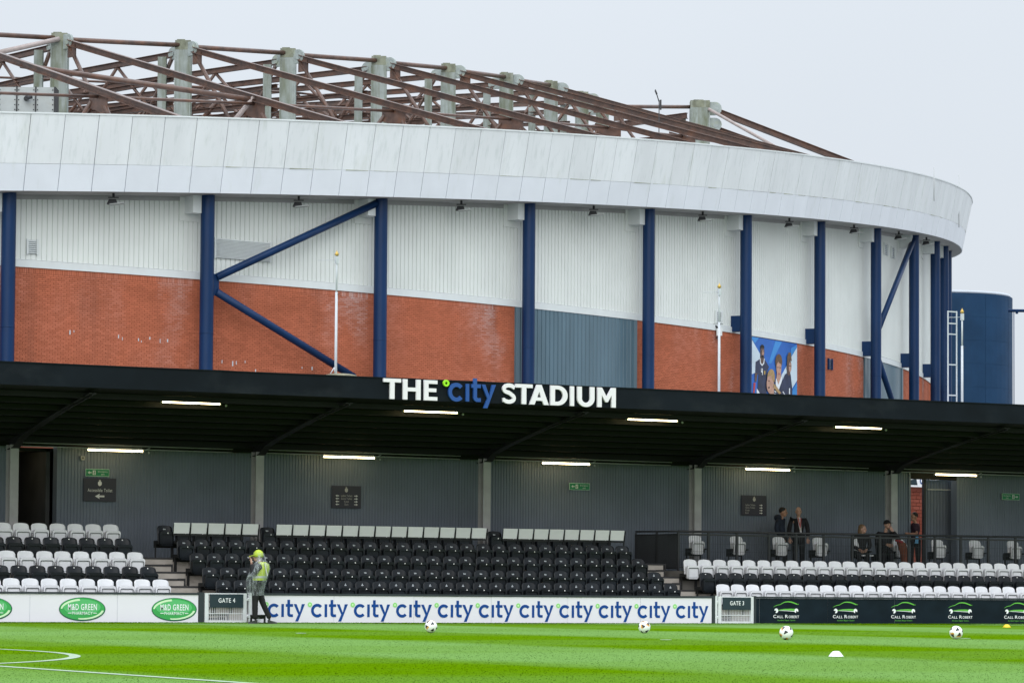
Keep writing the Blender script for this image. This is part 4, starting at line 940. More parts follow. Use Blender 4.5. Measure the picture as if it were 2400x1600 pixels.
def exit_sign(x0, x1, z0, z1, s, label):
    e = sign('exit_sign', x0, x1, z0, z1, label, 'sign_edge'); w = x1 - x0; h = z1 - z0; f = Lf(6.838)
    m = MB(); m.box(x0 + .012, x1 - .012, V(6.835), V(6.839), z0 + .012, z1 - .012); m.build('sign_face', 'sign_green', e)
    f = Lf(6.834); X = (lambda t: x0 + w * t) if s < 0 else (lambda t: x1 - w * t)
    flat(arrow(X(.17), z0 + h * .5, w * .16, h * .42, s) and [arrow(X(.17), z0 + h * .5, w * .16, h * .42, s)], f, .002).build('arrow', 'sign_text', e)
    a, b_ = sorted((X(.30), X(.42))); m = MB(); m.box(a, b_, V(6.831), V(6.833), z0 + h * .2, z0 + h * .8); m.build('doorway_symbol', 'sign_text', e)
    cx = (a + b_) / 2; flat([[[(cx - .01, z0 + h * .25), (cx + .012, z0 + h * .25), (cx + .006, z0 + h * .45), (cx + .02, z0 + h * .6), (cx - .005, z0 + h * .62), (cx - .018, z0 + h * .5)]], [arcp(cx + .004, z0 + h * .69, .011, .011, 0, 330, 9)]], Lf(6.830), .002).build('runner_symbol', 'sign_green', e)
    a, b_ = sorted((X(.52), X(.92))); m = MB(); text(m, 'Emergency', a, b_, z0 + h * .50, z0 + h * .76, Lf(6.833)); m2 = (a + b_) / 2; text(m, 'exit', m2 - w * .07, m2 + w * .07, z0 + h * .2, z0 + h * .42, Lf(6.833)); m.build('lettering', 'sign_text', e)
exit_sign(27.77, 28.38, 3.44, 3.62, -1, 'green emergency exit sign with left arrow above the accessible toilet sign')
exit_sign(41.13, 41.74, 3.40, 3.58, -1, 'green emergency exit sign with left arrow alone in the middle of the wall')
exit_sign(55.11, 55.72, 3.42, 3.60, 1, 'dim green emergency exit sign with right arrow at the right edge')
e = sign('toilet_sign', 27.73, 28.56, 2.84, 3.40, 'dark sign reading Accessible Toilet with a left arrow', 'sign_purple')
crest(e, 28.14, 3.27, .10, 'sign_text'); m = MB(); text(m, 'Accessible Toilet', 27.83, 28.46, 3.07, 3.15, Lf(6.838)); m.build('lettering', 'sign_text', e)
flat([arrow(28.14, 2.965, .24, .13, -1)], Lf(6.839), .002).build('arrow', 'sign_text', e)
rows_ = ['Ladies Toilets', 'Gents Toilets', 'Kiosk', 'Exit']; wd = [.31, .30, .13, .10]
e = sign('direction_sign', 34.31, 35.12, 2.80, 3.36, 'dark direction sign with crest and arrows down both sides of its list', 'sign_purple')
crest(e, 34.71, 3.25, .09, 'sign_text_dim')
for i, (s_, w_) in enumerate(zip(rows_, wd)):
    z = 3.11 - .072 * i; m = MB(); text(m, s_, 34.715 - w_ / 2, 34.715 + w_ / 2, z - .022, z + .028, Lf(6.838)); m.build('lettering', 'sign_text_dim', e)
    for xx, s in ((34.46, -1), (34.98, 1)): flat([arrow(xx, z, .10, .055, s)], Lf(6.839), .002).build('arrow', 'sign_text', e)
e = sign('direction_sign', 46.44, 47.23, 2.83, 3.37, 'dark direction sign with arrows on the right side only, near the standing men', 'sign_purple')
crest(e, 46.84, 3.26, .09, 'sign_text_dim')
for i, (s_, w_) in enumerate(zip(rows_, wd)):
    z = 3.11 - .07 * i; m = MB(); text(m, s_, 46.56, 46.56 + w_, z - .022, z + .028, Lf(6.838)); m.build('lettering', 'sign_text_dim', e)
    flat([arrow(47.06, z, .10, .055, 1)], Lf(6.839), .002).build('arrow', 'sign_text', e)
# brick wall and white sign seen through the right-hand passage
bw = empty('brick_wall', (56, V(11.6), 0), 'narrow strip of old red brick wall seen through the passage at the right', 'brick wall')
m = MB(); m.box(54.2, 57.8, V(11.63), V(11.85), 0, 4.05); m.uv = [(p[0], p[2]) for p in m.v]; m.build('wall_core', 'mortar', bw)
for r in range(26):
    for c in range(15):
        xx = 54.22 + .23 * c + (.115 if r % 2 else 0); z = 1.25 + .105 * r
        if z > 3.85: continue
        m = MB(); pr = random.uniform(0, .012); m.box(xx, xx + .216, V(11.6) - pr, V(11.629), z, z + .092); m.uv = [(xx, z)] * 8; m.build('brick', 'brick_dark', bw)
e = empty('gate_sign', (56, V(11.4), 3.9), 'white sign board with dark shapes glimpsed at the top of the right passage', 'sign')
m = MB(); m.box(54.75, 56.2, V(11.3), V(11.33), 3.9, 4.4); m.build('sign_panel', 'print_white', e)
m = MB(); text(m, 'GU', 55.50, 55.82, 3.98, 4.19, Lf(11.296), bold=.03); m.build('lettering', 'print_blue', e)
m = MB(); m.hexa([(55.05, V(11.29), 3.96), (55.42, V(11.29), 3.96), (55.42, V(11.298), 3.96), (55.05, V(11.298), 3.96), (55.15, V(11.29), 4.10), (55.38, V(11.29), 4.14), (55.38, V(11.298), 4.14), (55.15, V(11.298), 4.10)]); m.build('picture', 'sign_dark', e)
m = MB()
for xx in (54.9, 56.0): m.box(xx, xx + .05, V(11.331), V(11.6), 4.06, 4.1); m.box(xx, xx + .05, V(11.52), V(11.6), 3.9, 4.1)
m.build('bracket', 'dark_metal', e)

# ------------------------------------------------------------------ advertising boards and gates
def board(name, x0, x1, label, face, seams, seam_mat, top=.625):
    e = empty(name, ((x0 + x1) / 2, YB, 0), label, 'advertising board')
    m = MB(); m.box(x0, x1, V(-.02), V(.10), top, top + .045); m.build('board_capping', 'board_frame', e)
    m = MB(); m.box(x0, x1, V(.03), V(.09), 0, top - .002); m.build('board_backing', 'board_frame', e)
    xs = [x0] + seams + [x1]; pan = []
    for a, b_ in zip(xs, xs[1:]):
        m = MB(); m.box(a + .004, b_ - .004, V(0) + random.uniform(-.003, .002), V(.028), .012, top - .004); pan.append((a, b_, m.build('board_panel', face, e)))
    m = MB()
    for s_ in seams: m.box(s_ - .004, s_ + .004, V(.008), V(.027), .012, top - .004)
    if seams: m.build('panel_joint', seam_mat, e)
    for xx in (x0, x1 - .05):
        m = MB(); m.box(xx, xx + .05, V(-.015), V(.11), 0, top - .003) if False else None
    return e, pan
def on_panel(pan, x):
    for a, b_, o in pan:
        if a <= x < b_: return o
    return pan[-1][2]
FB = Lf(-.006)
e, pan = board('advertising_board', 17.9, 27.83, 'long white advertising board with green oval logos at the left', 'board_white', [19.9, 21.9, 23.915, 25.922], 'seam_grey')
for cx in (20.84, 22.98, 25.11, 27.256):
    o = on_panel(pan, cx); w, h, cz = .535, .256, .30
    d_ = lambda t: Lf(-.004 - t)
    flat([el(cx, cz, w, h, 40)], d_(0), .002).build('oval_rim', 'logo_dark_green', o)
    flat([el(cx - .004, cz + .006, w * .965, h * .93, 40)], d_(.003), .002).build('oval', 'logo_green', o)
    flat([el(cx - .01, cz + .045, w * .80, h * .66, 36)], d_(.006), .001).build('oval_glow', 'logo_light_green', o)
    glo = [arcp(cx, cz, w * .93, h * .88, 98, 178, 16) + arcp(cx + .03, cz - .02, w * .93, h * .80, 172, 100, 16), arcp(cx, cz, w * .93, h * .88, -100, -8, 16) + arcp(cx - .03, cz + .01, w * .90, h * .80, -10, -98, 16)]
    flat([[g_] for g_ in glo], d_(.008), .001).build('oval_highlight', 'logo_gloss', o)
    m = MB(); text(m, 'M&D GREEN', cx - w * .62, cx + w * .62, cz - .02, cz + .115, d_(.009), .002, .012)
    text(m, 'PHARMACY', cx - w * .44, cx + w * .44, cz - .118, cz - .052, d_(.009), .002, .002)
    for s in (-1, 1): m.box(min(cx + s * w * .47, cx + s * w * .62), max(cx + s * w * .47, cx + s * w * .62), V(-.016), V(-.0145), cz - .091, cz - .078)
    m.build('lettering', 'print_white', o)
e, pan = board('advertising_board', 29.13, 41.20, 'long white advertising board repeating a blue lower-case word with green rings', 'board_white', [31.14, 33.16, 35.17, 37.2, 39.2], 'seam_grey')
for k in range(11):
    x = 29.502 + 1.0685 * k; s = .308; o = on_panel(pan, x + .45); zz0 = .135
    for P_ in (WC, WI, WT, WY):
        flat([[[(x + px * s, zz0 + py * s) for px, py in c] for c in cs] for cs in P_], FB, .002).build('letter', 'print_blue', o)
    rc = (x - .03, zz0 + s * .93)
    flat([[[(rc[0] + a * .055, rc[1] + b_ * .055) for a, b_ in c] for c in RING[0]]], FB, .002).build('ring_mark', 'print_green', o)
    flat([[[(rc[0] + a * .022, rc[1] + b_ * .022) for a, b_ in RING[0][0]]]], FB, .0015).build('ring_centre', 'print_pale_green', o)
e, pan = board('advertising_board', 42.47, 62.0, 'long dark advertising board with green car logos and white lettering at the right', 'board_dark', [42.567, 44.563, 46.57, 48.599, 50.6, 52.6, 54.6, 56.6], 'seam_pale')
for k in range(9):
    x = 42.963 + 1.7465 * k; w = .746; o = on_panel(pan, x + .4); F_ = FB
    cp = [(0, .475), (.06, .50), (.16, .525), (.26, .535), (.34, .565), (.45, .60), (.57, .607), (.70, .60), (.82, .575), (.92, .55), (.99, .535)]
    path = [(x + a * w, b_ - .06) for a, b_ in cp]
    wid = [.004, .010, .012, .014, .018, .022, .026, .030, .030, .030, .004]
    Lp, Rp = [], []
    for i, p in enumerate(path): Lp.append((p[0], p[1] + wid[i] / 2)); Rp.append((p[0], p[1] - wid[i] / 2))
    flat([[Lp + Rp[::-1]], [[(x + .985 * w, .475), (x + 1.0 * w, .50), (x + .96 * w, .486), (x + .90 * w, .474)]]], F_, .002).build('car_outline', 'car_green', o)
    flat([[[(x + .17 * w, .345), (x + .40 * w, .372), (x + .70 * w, .380), (x + .86 * w, .372), (x + .86 * w, .325), (x + .60 * w, .338), (x + .35 * w, .340), (x + .17 * w, .334)]]], F_, .002).build('car_sill', 'car_green', o)
    flat([[[(x + .17 * w, .332), (x + .35 * w, .337), (x + .86 * w, .322), (x + .86 * w, .306), (x + .5 * w, .322)]]], F_, .002).build('spanner_shaft', 'print_white', o)
    for cx, a0 in ((x + .115 * w, 250), (x + .90 * w, 330)):
        cc = [(cx + .056 * math.cos(R(a0 + t)), .328 + .056 * math.sin(R(a0 + t))) for t in range(0, 300, 15)]
        flat([[cc + [(cx, .328 + .004)]]], F_, .003).build('spanner_head', 'print_white', o)
    m = MB()
    text(m, 'C', x, x + .085, .150, .230, F_, .002, .010); text(m, 'ALL', x + .100, x + .290, .150, .213, F_, .002, .010)
    text(m, 'R', x + .345, x + .43, .150, .230, F_, .002, .010); text(m, 'OBERT', x + .445, x + .75, .150, .213, F_, .002, .010)
    m.build('lettering', 'print_white', o)
    m = MB(); text(m, 'Accident Repair Centre', x + .12, x + .64, .066, .116, F_, .002, .0); m.build('lettering', 'car_green', o)
def gate(x0, x1, label, txt, hinge_right):
    e = empty('gate', ((x0 + x1) / 2, YB, 0), label, 'gate'); zt_ = .665; fw = .085
    m = MB(); m.box(x0, x0 + fw, V(0), V(.05), .005, zt_); m.build('gate_stile', 'gate_white', e)
    m = MB(); m.box(x1 - fw, x1, V(0), V(.05), .005, zt_); m.build('gate_stile', 'gate_white', e)
    m = MB(); m.box(x0 + fw + .001, x1 - fw - .001, V(0), V(.05), .005, .065); m.build('bottom_rail', 'gate_white', e)
    m = MB(); m.box(x0 + fw + .001, x1 - fw - .001, V(0), V(.05), zt_ - .025, zt_); m.build('top_rail', 'gate_white', e)
    m = MB(); m.box(x0 + fw, x1 - fw, V(.012), V(.022), .205, .222); m.build('mid_rail', 'gate_white', e)
    n = 19
    for i in range(n):
        xx = x0 + fw + (x1 - x0 - 2 * fw) * (i + .5) / n; m = MB(); m.box(xx - .006, xx + .006, V(.024), V(.036), .066, zt_ - .026); m.build('bar', 'gate_white', e)
    a, b_ = x0 + fw + .03, x1 - fw - .01
    m = MB(); m.box(a, b_, V(-.025), V(-.005), .345, zt_ - .022); pn = m.build('sign_panel', 'sign_dark', e)
    c = (a + b_) / 2; m = MB(); text(m, txt, c - .20, c + .20, .455, .555, Lf(-.027), .003, .010); m.build('lettering', 'print_white', pn)
    m = MB()
    for z in (.15, .52):
        for xx in ((x1 + .0) if hinge_right else (x0 - .06),): m.box(xx, xx + .06, V(-.01), V(.03), z - .018, z + .018); m.ell((xx + .03, V(0), z + .02), .022, .022, .03, n=8, m=5)
    m.build('hinge', 'gate_white', e)
    return e
gate(27.985, 29.0 - .005, 'white barred pitch-side gate with dark GATE 4 sign, beside the steward', 'GATE 4', True)
gate(41.385, 42.40, 'white barred pitch-side gate with dark GATE 3 sign, between two boards', 'GATE 3', False)
for x0, x1, mt, lab in ((27.84, 27.96, 'board_frame', 'dark post between the white board and GATE 4'), (29.05, 29.115, 'gate_white', 'white gate post behind the steward by GATE 4'), (41.21, 41.29, 'board_frame', 'dark post at the right end of the blue-lettered board'), (41.295, 41.35, 'gate_white', 'thin white gate post at the left of GATE 3'), (42.405, 42.465, 'board_frame', 'dark post at the right of GATE 3')):
    m = MB(); m.box(x0, x1, V(-.012), V(.09), -.002, .668); m.box(x0 - .004, x1 + .004, V(-.016), V(.094), .669, .682); tag(m.build('gate_post', mt), lab, 'post')

# ------------------------------------------------------------------ seats
def rrect(x0, x1, z0, z1, r, n=5, bottom=True):
    r = min(r, (x1 - x0) / 2.01, (z1 - z0) / 2.01)
    p = arcp(x1 - r, z1 - r, r, r, 0, 90, n) + arcp(x0 + r, z1 - r, r, r, 90, 180, n)
    return p + (arcp(x0 + r, z0 + r, r, r, 180, 270, n) + arcp(x1 - r, z0 + r, r, r, 270, 360, n) if bottom else [(x0, z0), (x1, z0)])
def sf(y): return lambda x, z, d: Vector((x, y - d, z))
def seat_proto(name, mt, disc=None, badge=None):
    root = empty(name)
    # curved back shell
    zr = [.38, .46, .54, .62, .685, .715, .74, .758, .770, .777, .780]; n, k = 8, len(zr); m = MB(); fr_, bk_ = [], []; rc = .085
    for j in range(k):
        z = zr[j]; t = (z - .38) / .40; dz = max(0, z - (.78 - rc))
        hw = .192 - rc + math.sqrt(max(0, rc * rc - dz * dz)); hw *= .965 + .035 * min(1, t * 1.3)
        for i in range(n + 1):
            s = -1 + 2 * i / n; zz_ = z - .010 * t * s * s
            y = -.035 * (s * hw / .192) ** 2 + .055 * t ** 1.5 - .03
            fr_.append((s * hw, y - .012, zz_)); bk_.append((s * hw, y + .012, zz_))
    m.v = fr_ + bk_; N_ = len(fr_)
    for j in range(k - 1):
        for i in range(n):
            a = j * (n + 1) + i; m.f.append((a, a + 1, a + n + 2, a + n + 1)); m.m.append(0); m.sm.append(True)
            m.f.append((N_ + a + 1, N_ + a, N_ + a + n + 1, N_ + a + n + 2)); m.m.append(0); m.sm.append(True)
    for j in range(k - 1):
        a, b_ = j * (n + 1), (j + 1) * (n + 1); m.f.append((a, b_, N_ + b_, N_ + a)); m.m.append(0); m.sm.append(True)
        a, b_ = j * (n + 1) + n, (j + 1) * (n + 1) + n; m.f.append((b_, a, N_ + a, N_ + b_)); m.m.append(0); m.sm.append(True)
    a = (k - 1) * (n + 1)
    for i in range(n): m.f.append((a + i, a + i + 1, N_ + a + i + 1, N_ + a + i)); m.m.append(0); m.sm.append(True)
    m.build('backrest', mt, root)
    # tipped-up pan: slab, rolled lip round three sides, raised underside panel
    m = flat([[rrect(-.180, .180, .29, .622, .06)]], sf(-.115), .045)
    m = flat([[rrect(-.182, .182, .33, .628, .06, bottom=False), [(.148, .33), (.148, .52)] + arcp(.118, .535, .03, .03, 0, 90, 4) + arcp(-.118, .535, .03, .03, 90, 180, 4) + [(-.148, .52), (-.148, .33)]][:1] and
              [rrect(-.182, .182, .33, .628, .06, bottom=False) + [(-.150, .33)] + arcp(-.115, .530, .035, .032, 180, 90, 5) + arcp(.115, .530, .035, .032, 90, 0, 5) + [(.150, .33)]]], sf(-.161), .052, mb=m)
    m = flat([[rrect(-.138, .138, .285, .545, .035)]], sf(-.161), .030, mb=m)
    m.build('seat_pan', mt, root)
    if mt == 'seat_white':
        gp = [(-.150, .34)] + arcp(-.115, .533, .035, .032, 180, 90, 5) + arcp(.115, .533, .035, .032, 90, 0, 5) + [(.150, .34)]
        flat([[stroke(gp, .012)]], sf(-.213), .003).build('pan_groove_shade', 'groove_shade', root)  # dark strip standing in for the shade in the groove under the lip
    m = MB()
    for s in (-1, 1):
        m.box(s * .203 - .009, s * .203 + .009, -.17, .10, .335, .405); m.box(s * .203 - .012, s * .203 + .012, .02, .06, .02, .334)
    m.box(-.19, .19, .03, .065, .34, .38); m.box(-.215, .215, .10, .125, .25, .42); m.build('seat_frame', 'seat_frame', root)
    if disc == 'pan':
        m = MB(); m.tube((0.01, -.214, .592), (0.01, -.218, .592), .014, 10); m.build('number_disc', 'disc_white', root)
    if disc == 'back':
        m = MB(); m.tube((0, -.002, .735), (0, -.012, .735), .014, 10); m.build('number_disc', 'disc_white', root)
    if badge == 'crest':
        flat([[[(-.03, .68), (-.02, .668), (.02, .668), (.03, .68), (.026, .692), (.010, .694), (.008, .722), (-.008, .722), (-.010, .694), (-.026, .692)]]], sf(-.016), .003).build('badge', 'badge', root)
    if badge == 'letters':
        flat([[[(-.036, .70), (-.030, .672), (.030, .672), (.036, .70), (.022, .69), (.010, .708), (-.006, .69), (-.024, .71)]]], sf(-.014), .003).build('badge', 'badge', root)
    return root
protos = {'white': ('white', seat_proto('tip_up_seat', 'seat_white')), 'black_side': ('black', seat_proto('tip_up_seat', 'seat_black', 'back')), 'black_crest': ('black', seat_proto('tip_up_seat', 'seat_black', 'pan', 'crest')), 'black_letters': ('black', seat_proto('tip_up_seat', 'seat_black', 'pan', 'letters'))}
used = {}
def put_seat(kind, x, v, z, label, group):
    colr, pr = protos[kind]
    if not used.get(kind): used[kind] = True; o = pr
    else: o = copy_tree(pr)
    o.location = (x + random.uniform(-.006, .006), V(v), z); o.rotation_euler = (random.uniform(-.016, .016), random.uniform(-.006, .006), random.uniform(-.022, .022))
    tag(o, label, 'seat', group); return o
SPX = .441
def inview(x, y): return x + .3 > .3552 * y and x - .3 < .7731 * y
rown = ['front row', 'second row', 'third row', 'fourth row', 'back row']
for i in range(5):
    v = 1.70 + .77 * i; kind = 'white' if i % 2 == 0 else 'black_side'
    for k in range(14):
        x = 27.835 - SPX * (k + .5)
        if inview(x, V(v)): put_seat(kind, x, v, FL[i], '%s tip-up seat, %s from the aisle steps, %s of left block' % (protos[kind][0], ords[k], rown[i]), 'seats in the left block')
for i in range(4):
    v = 1.70 + .77 * i
    for k in range(28):
        x = 28.925 + SPX * (k + .5); kind = 'black_crest' if i == 0 or (i == 1 and k > 21) else 'black_letters'
        put_seat(kind, x, v, FL[i], 'black tip-up seat, %s from the left, %s of middle block' % (ords[k], rown[i]), 'seats in the middle block')
desks = []
for k in range(29):
    v = 1.70 + .77 * 4; x = 28.755 + SPX * (k + .5)
    if k not in (5, 19, 28): put_seat('black_letters', x, v, FL[4], ('black tip-up seat behind a folding desk, %s from the left, back row' if k not in (0, 6, 20) else 'black tip-up seat without a desk, %s from the left, back row') % ords[k], 'seats in the middle block')
    if k not in (0, 6, 20): desks.append(x - .11)
for i in range(3):
    v = 1.70 + .77 * i; kind = 'white' if i % 2 == 0 else 'black_side'
    for k in range(30):
        x = 42.345 + SPX * (k + .5)
        if inview(x, V(v)): put_seat(kind, x, v, FL[i], '%s tip-up seat, %s from the aisle steps, %s of right block' % (protos[kind][0], ords[k], rown[i]), 'seats in the right block')
PSX = [43.94, 45.21, 46.52, 47.79, 49.12, 50.38, 51.65, 52.91, 54.2]
for k, x in enumerate(PSX):
    o = put_seat('white', x, 5.2, 1.455, 'white tip-up seat on the railed platform, %s from the left' % ords[k], 'spaced seats on the railed platform')
    m = MB()
    for s in (-1, 1): m.box(x + s * .203 - .014, x + s * .203 + .014, V(5.16), V(5.30), 1.302, 1.48); m.box(x + s * .235 - .02, x + s * .235 + .02, V(4.98), V(5.26), 1.86, 1.90)
    m.build('floor_stand', 'seat_frame', o)
    if k == 4:
        for chd in [c for c in o.children if c.name.startswith('seat_pan') or c.name.startswith('pan_groove_shade')]: bpy.data.objects.remove(chd)
        m = MB(); m.box(x - .18, x + .18, V(4.80), V(5.14), 1.755, 1.79); m.build('seat_pan', 'seat_white', o); o['label'] = 'white tip-up seat with the woman sitting on it on the platform'
# folding desk flaps in front of the back row
dkroot = empty('folding_desk')
m = MB(); m.obox((0, -.02, 2.185 - 2.0), (.200, 0, 0), (0, .006, .001), (0, -.028, .125)); m.build('desk_flap', 'desk', dkroot)
m = MB(); m.bar((.225, .0, .02), (.218, -.07, .30), .016, .022); m.bar((.225, .0, .02), (.222, .0, .20), .018, .018); m.build('support_arm', 'seat_frame', dkroot)
m = MB(); m.bar((-.205, .0, .02), (-.208, -.04, .28), .012, .018); m.build('support_arm', 'seat_frame', dkroot)
m = MB(); m.box(.213, .237, .005, .035, -.85 + .32, .019); m.box(-.2, .2, -.006, .03, .005, .045); m.build('support_post', 'seat_frame', dkroot)
for k, x in enumerate(desks):
    o = dkroot if k == 0 else copy_tree(dkroot)
    o.location = (x, V(4.55), 2.0)
    tag(o, 'pale folding desk flap in front of the back row, %s from the left' % (ords[k]), 'desk', 'folding desk flaps')

# ------------------------------------------------------------------ platform railing
rl = empty('railing', (48, V(3.95), 1.3), 'black railing with fine vertical wire mesh along the front of the platform', 'railing')
RX0, RX1, RV = 42.68, 57.5, 3.95
m = MB(); m.tube((RX0, V(RV), 2.305), (RX1, V(RV), 2.315), .030, 10); m.build('handrail', 'dark_metal', rl)
m = MB(); m.box(RX0, RX1, V(RV) - .012, V(RV) + .012, 2.205, 2.25); m.build('upper_rail', 'dark_metal', rl)
m = MB(); m.box(RX0, RX1, V(RV) - .012, V(RV) + .012, 1.38, 1.405); m.build('lower_rail', 'dark_metal', rl)
posts = [42.68, 43.58, 44.44, 45.42, 46.26, 47.12, 48.02, 48.90, 49.83, 50.68, 51.53, 52.44, 53.35, 54.2, 55.1, 56.0, 56.9]
for x in posts:
    m = MB(); m.box(x - .028, x + .028, V(RV) - .02, V(RV) + .02, 1.301, 2.285); m.build('post', 'dark_metal', rl)
for a, b_ in zip(posts, posts[1:]):
    m = MB(); n = int((b_ - a) / .052)
    for i in range(1, n): x = a + (b_ - a) * i / n; m.bar((x, V(RV), 1.41), (x, V(RV), 2.22), .007, .007)
    for z in (1.6, 1.8, 2.0): m.bar((a + .03, V(RV) + .008, z), (b_ - .03, V(RV) + .008, z), .005, .005)
    m.build('mesh_infill', 'board_frame', rl, kind='stuff')
m = MB(); m.tube((RX0, V(RV), 2.305), (RX0 - .12, V(5.85), 2.32), .022, 10); m.build('handrail', 'dark_metal', rl)
for v in (4.9, 5.85):
    m = MB(); m.box(RX0 - .12 * (v - RV) / 1.9 - .022, RX0 - .12 * (v - RV) / 1.9 + .022, V(v) - .02, V(v) + .02, 1.301, 2.29); m.build('post', 'dark_metal', rl)
m = MB()
for i in range(1, 38):
    v = RV + 1.9 * i / 38; x = RX0 - .12 * i / 38; m.bar((x, V(v), 1.36), (x, V(v), 2.22), .02, .02)
for z in (1.37, 2.23): m.bar((RX0, V(RV), z), (RX0 - .12, V(5.85), z), .02, .03)
m.build('mesh_infill', 'dark_metal', rl, kind='stuff')

# ------------------------------------------------------------------ people
def skin_mesh(name, chains, mats, parent, res=1, matfn=None, label=None, extra=None):
    """one continuous surface grown round joint chains [(point, radius), ...]; shared points join the chains"""
    vs, rad, ed, key = [], [], [], {}
    def vid(p, r):
        k = tuple(round(c, 4) for c in p)
        if k not in key: key[k] = len(vs); vs.append(p); rad.append(r)
        return key[k]
    for ch in chains:
        ids = [vid(p, r) for p, r in ch]
        ed += [(a, b_) for a, b_ in zip(ids, ids[1:]) if a != b_]
    me = bpy.data.meshes.new(name); me.from_pydata([tuple(v) for v in vs], ed, [])
    ob = bpy.data.objects.new(name, me); COL.objects.link(ob)
    sk = ob.modifiers.new('skin', 'SKIN'); sk.use_smooth_shade = True; sk.branch_smoothing = .6
    for d, r in zip(me.skin_vertices[0].data, rad): d.radius = r if isinstance(r, tuple) else (r, r)
    me.skin_vertices[0].data[0].use_root = True
    ss = ob.modifiers.new('sub', 'SUBSURF'); ss.levels = res; ss.render_levels = res
    dg = bpy.context.evaluated_depsgraph_get(); dg.update()
    m2 = bpy.data.meshes.new_from_object(ob.evaluated_get(dg)); bpy.data.objects.remove(ob); bpy.data.meshes.remove(me)
    if extra:
        bm = bmesh.new(); bm.from_mesh(m2); ex = bpy.data.meshes.new('x'); ex.from_pydata(extra.v, [], extra.f); ex.polygons.foreach_set('material_index', extra.m); ex.polygons.foreach_set('use_smooth', extra.sm)
        bm.from_mesh(ex); bm.to_mesh(m2); bm.free()
    for mm in mats: m2.materials.append(MAT[mm])
    if matfn:
        for p in m2.polygons: 
            if p.material_index == 0: p.material_index = matfn(p.center)
    m2.name = name
    return place(m2, name, parent, label)
class Frame:
    """figure frame: a = across (to the right in the photograph), f = away from the lens, u = up"""
    def __init__(s, o): s.o = Vector(o)
    def __call__(s, a, f, u): return s.o + RT * a + FW * f + UP * u
def face_parts(P, c, look, mats, mi_skin, mi_eye, mi_lip, sc_=1.0):
    """head with brow, nose, chin, ears, eyes and lips; look = (across, forward) heading of the face"""
    m = MB(); l = (RT * look[0] + FW * look[1]).normalized(); sd_ = l.cross(UP)
    def E_(ctr, rl_, rs, ru, mi, n=12, k=9):
        b0 = len(m.v); m.ell((0, 0, 0), rl_, rs, ru, mi, n, k)
        for i in range(b0, len(m.v)): x, y, z = m.v[i]; m.v[i] = tuple(ctr + l * x + sd_ * y + UP * z)
    c = Vector(c); s = sc_
    E_(c + UP * .02 * s, .098 * s, .076 * s, .115 * s, mi_skin, 16, 12)
    E_(c + l * .035 * s - UP * .055 * s, .060 * s, .052 * s, .062 * s, mi_skin)
    E_(c + l * .10 * s - UP * .012 * s, .022 * s, .013 * s, .028 * s, mi_skin, 8, 6)
    E_(c + l * .082 * s + UP * .03 * s, .02 * s, .05 * s, .012 * s, mi_skin, 10, 6)
    for q in (-1, 1):
        E_(c + sd_ * (.078 * s * q) - l * .005, .022 * s, .010 * s, .032 * s, mi_skin, 8, 6)
        E_(c + l * .088 * s + sd_ * (.031 * s * q) + UP * .014 * s, .010 * s, .014 * s, .008 * s, mi_eye, 8, 5)
    E_(c + l * .090 * s - UP * .055 * s, .010 * s, .024 * s, .007 * s, mi_lip, 8, 5)
    return m, l, sd_
def hand(P, wrist, dirn, palm_n, mi, mb):
    """five separate bent fingers rooted in a palm"""
    w = Vector(wrist); d = Vector(dirn).normalized(); nrm = Vector(palm_n).normalized(); s = d.cross(nrm).normalized()
    mb.obox(w + d * .045, d * .045, s * .036, nrm * .014, mi)
    for k, (o, L) in enumerate(((-.028, .062), (-.009, .072), (.010, .068), (.028, .054))):
        b0 = w + d * .085 + s * o; b1 = b0 + d * L * .5 + nrm * .012; b2 = b1 + d * L * .28 + nrm * .03
        mb.tube(b0 - d * .01, b1, .0095, 6, mi, .009); mb.tube(b1, b2, .009, 6, mi, .007)
    t0 = w + d * .03 - s * .036; mb.tube(t0, t0 + d * .035 - s * .022 + nrm * .01, .012, 6, mi, .010); mb.tube(t0 + d * .035 - s * .022 + nrm * .01, t0 + d * .065 - s * .018 + nrm * .03, .010, 6, mi, .008)
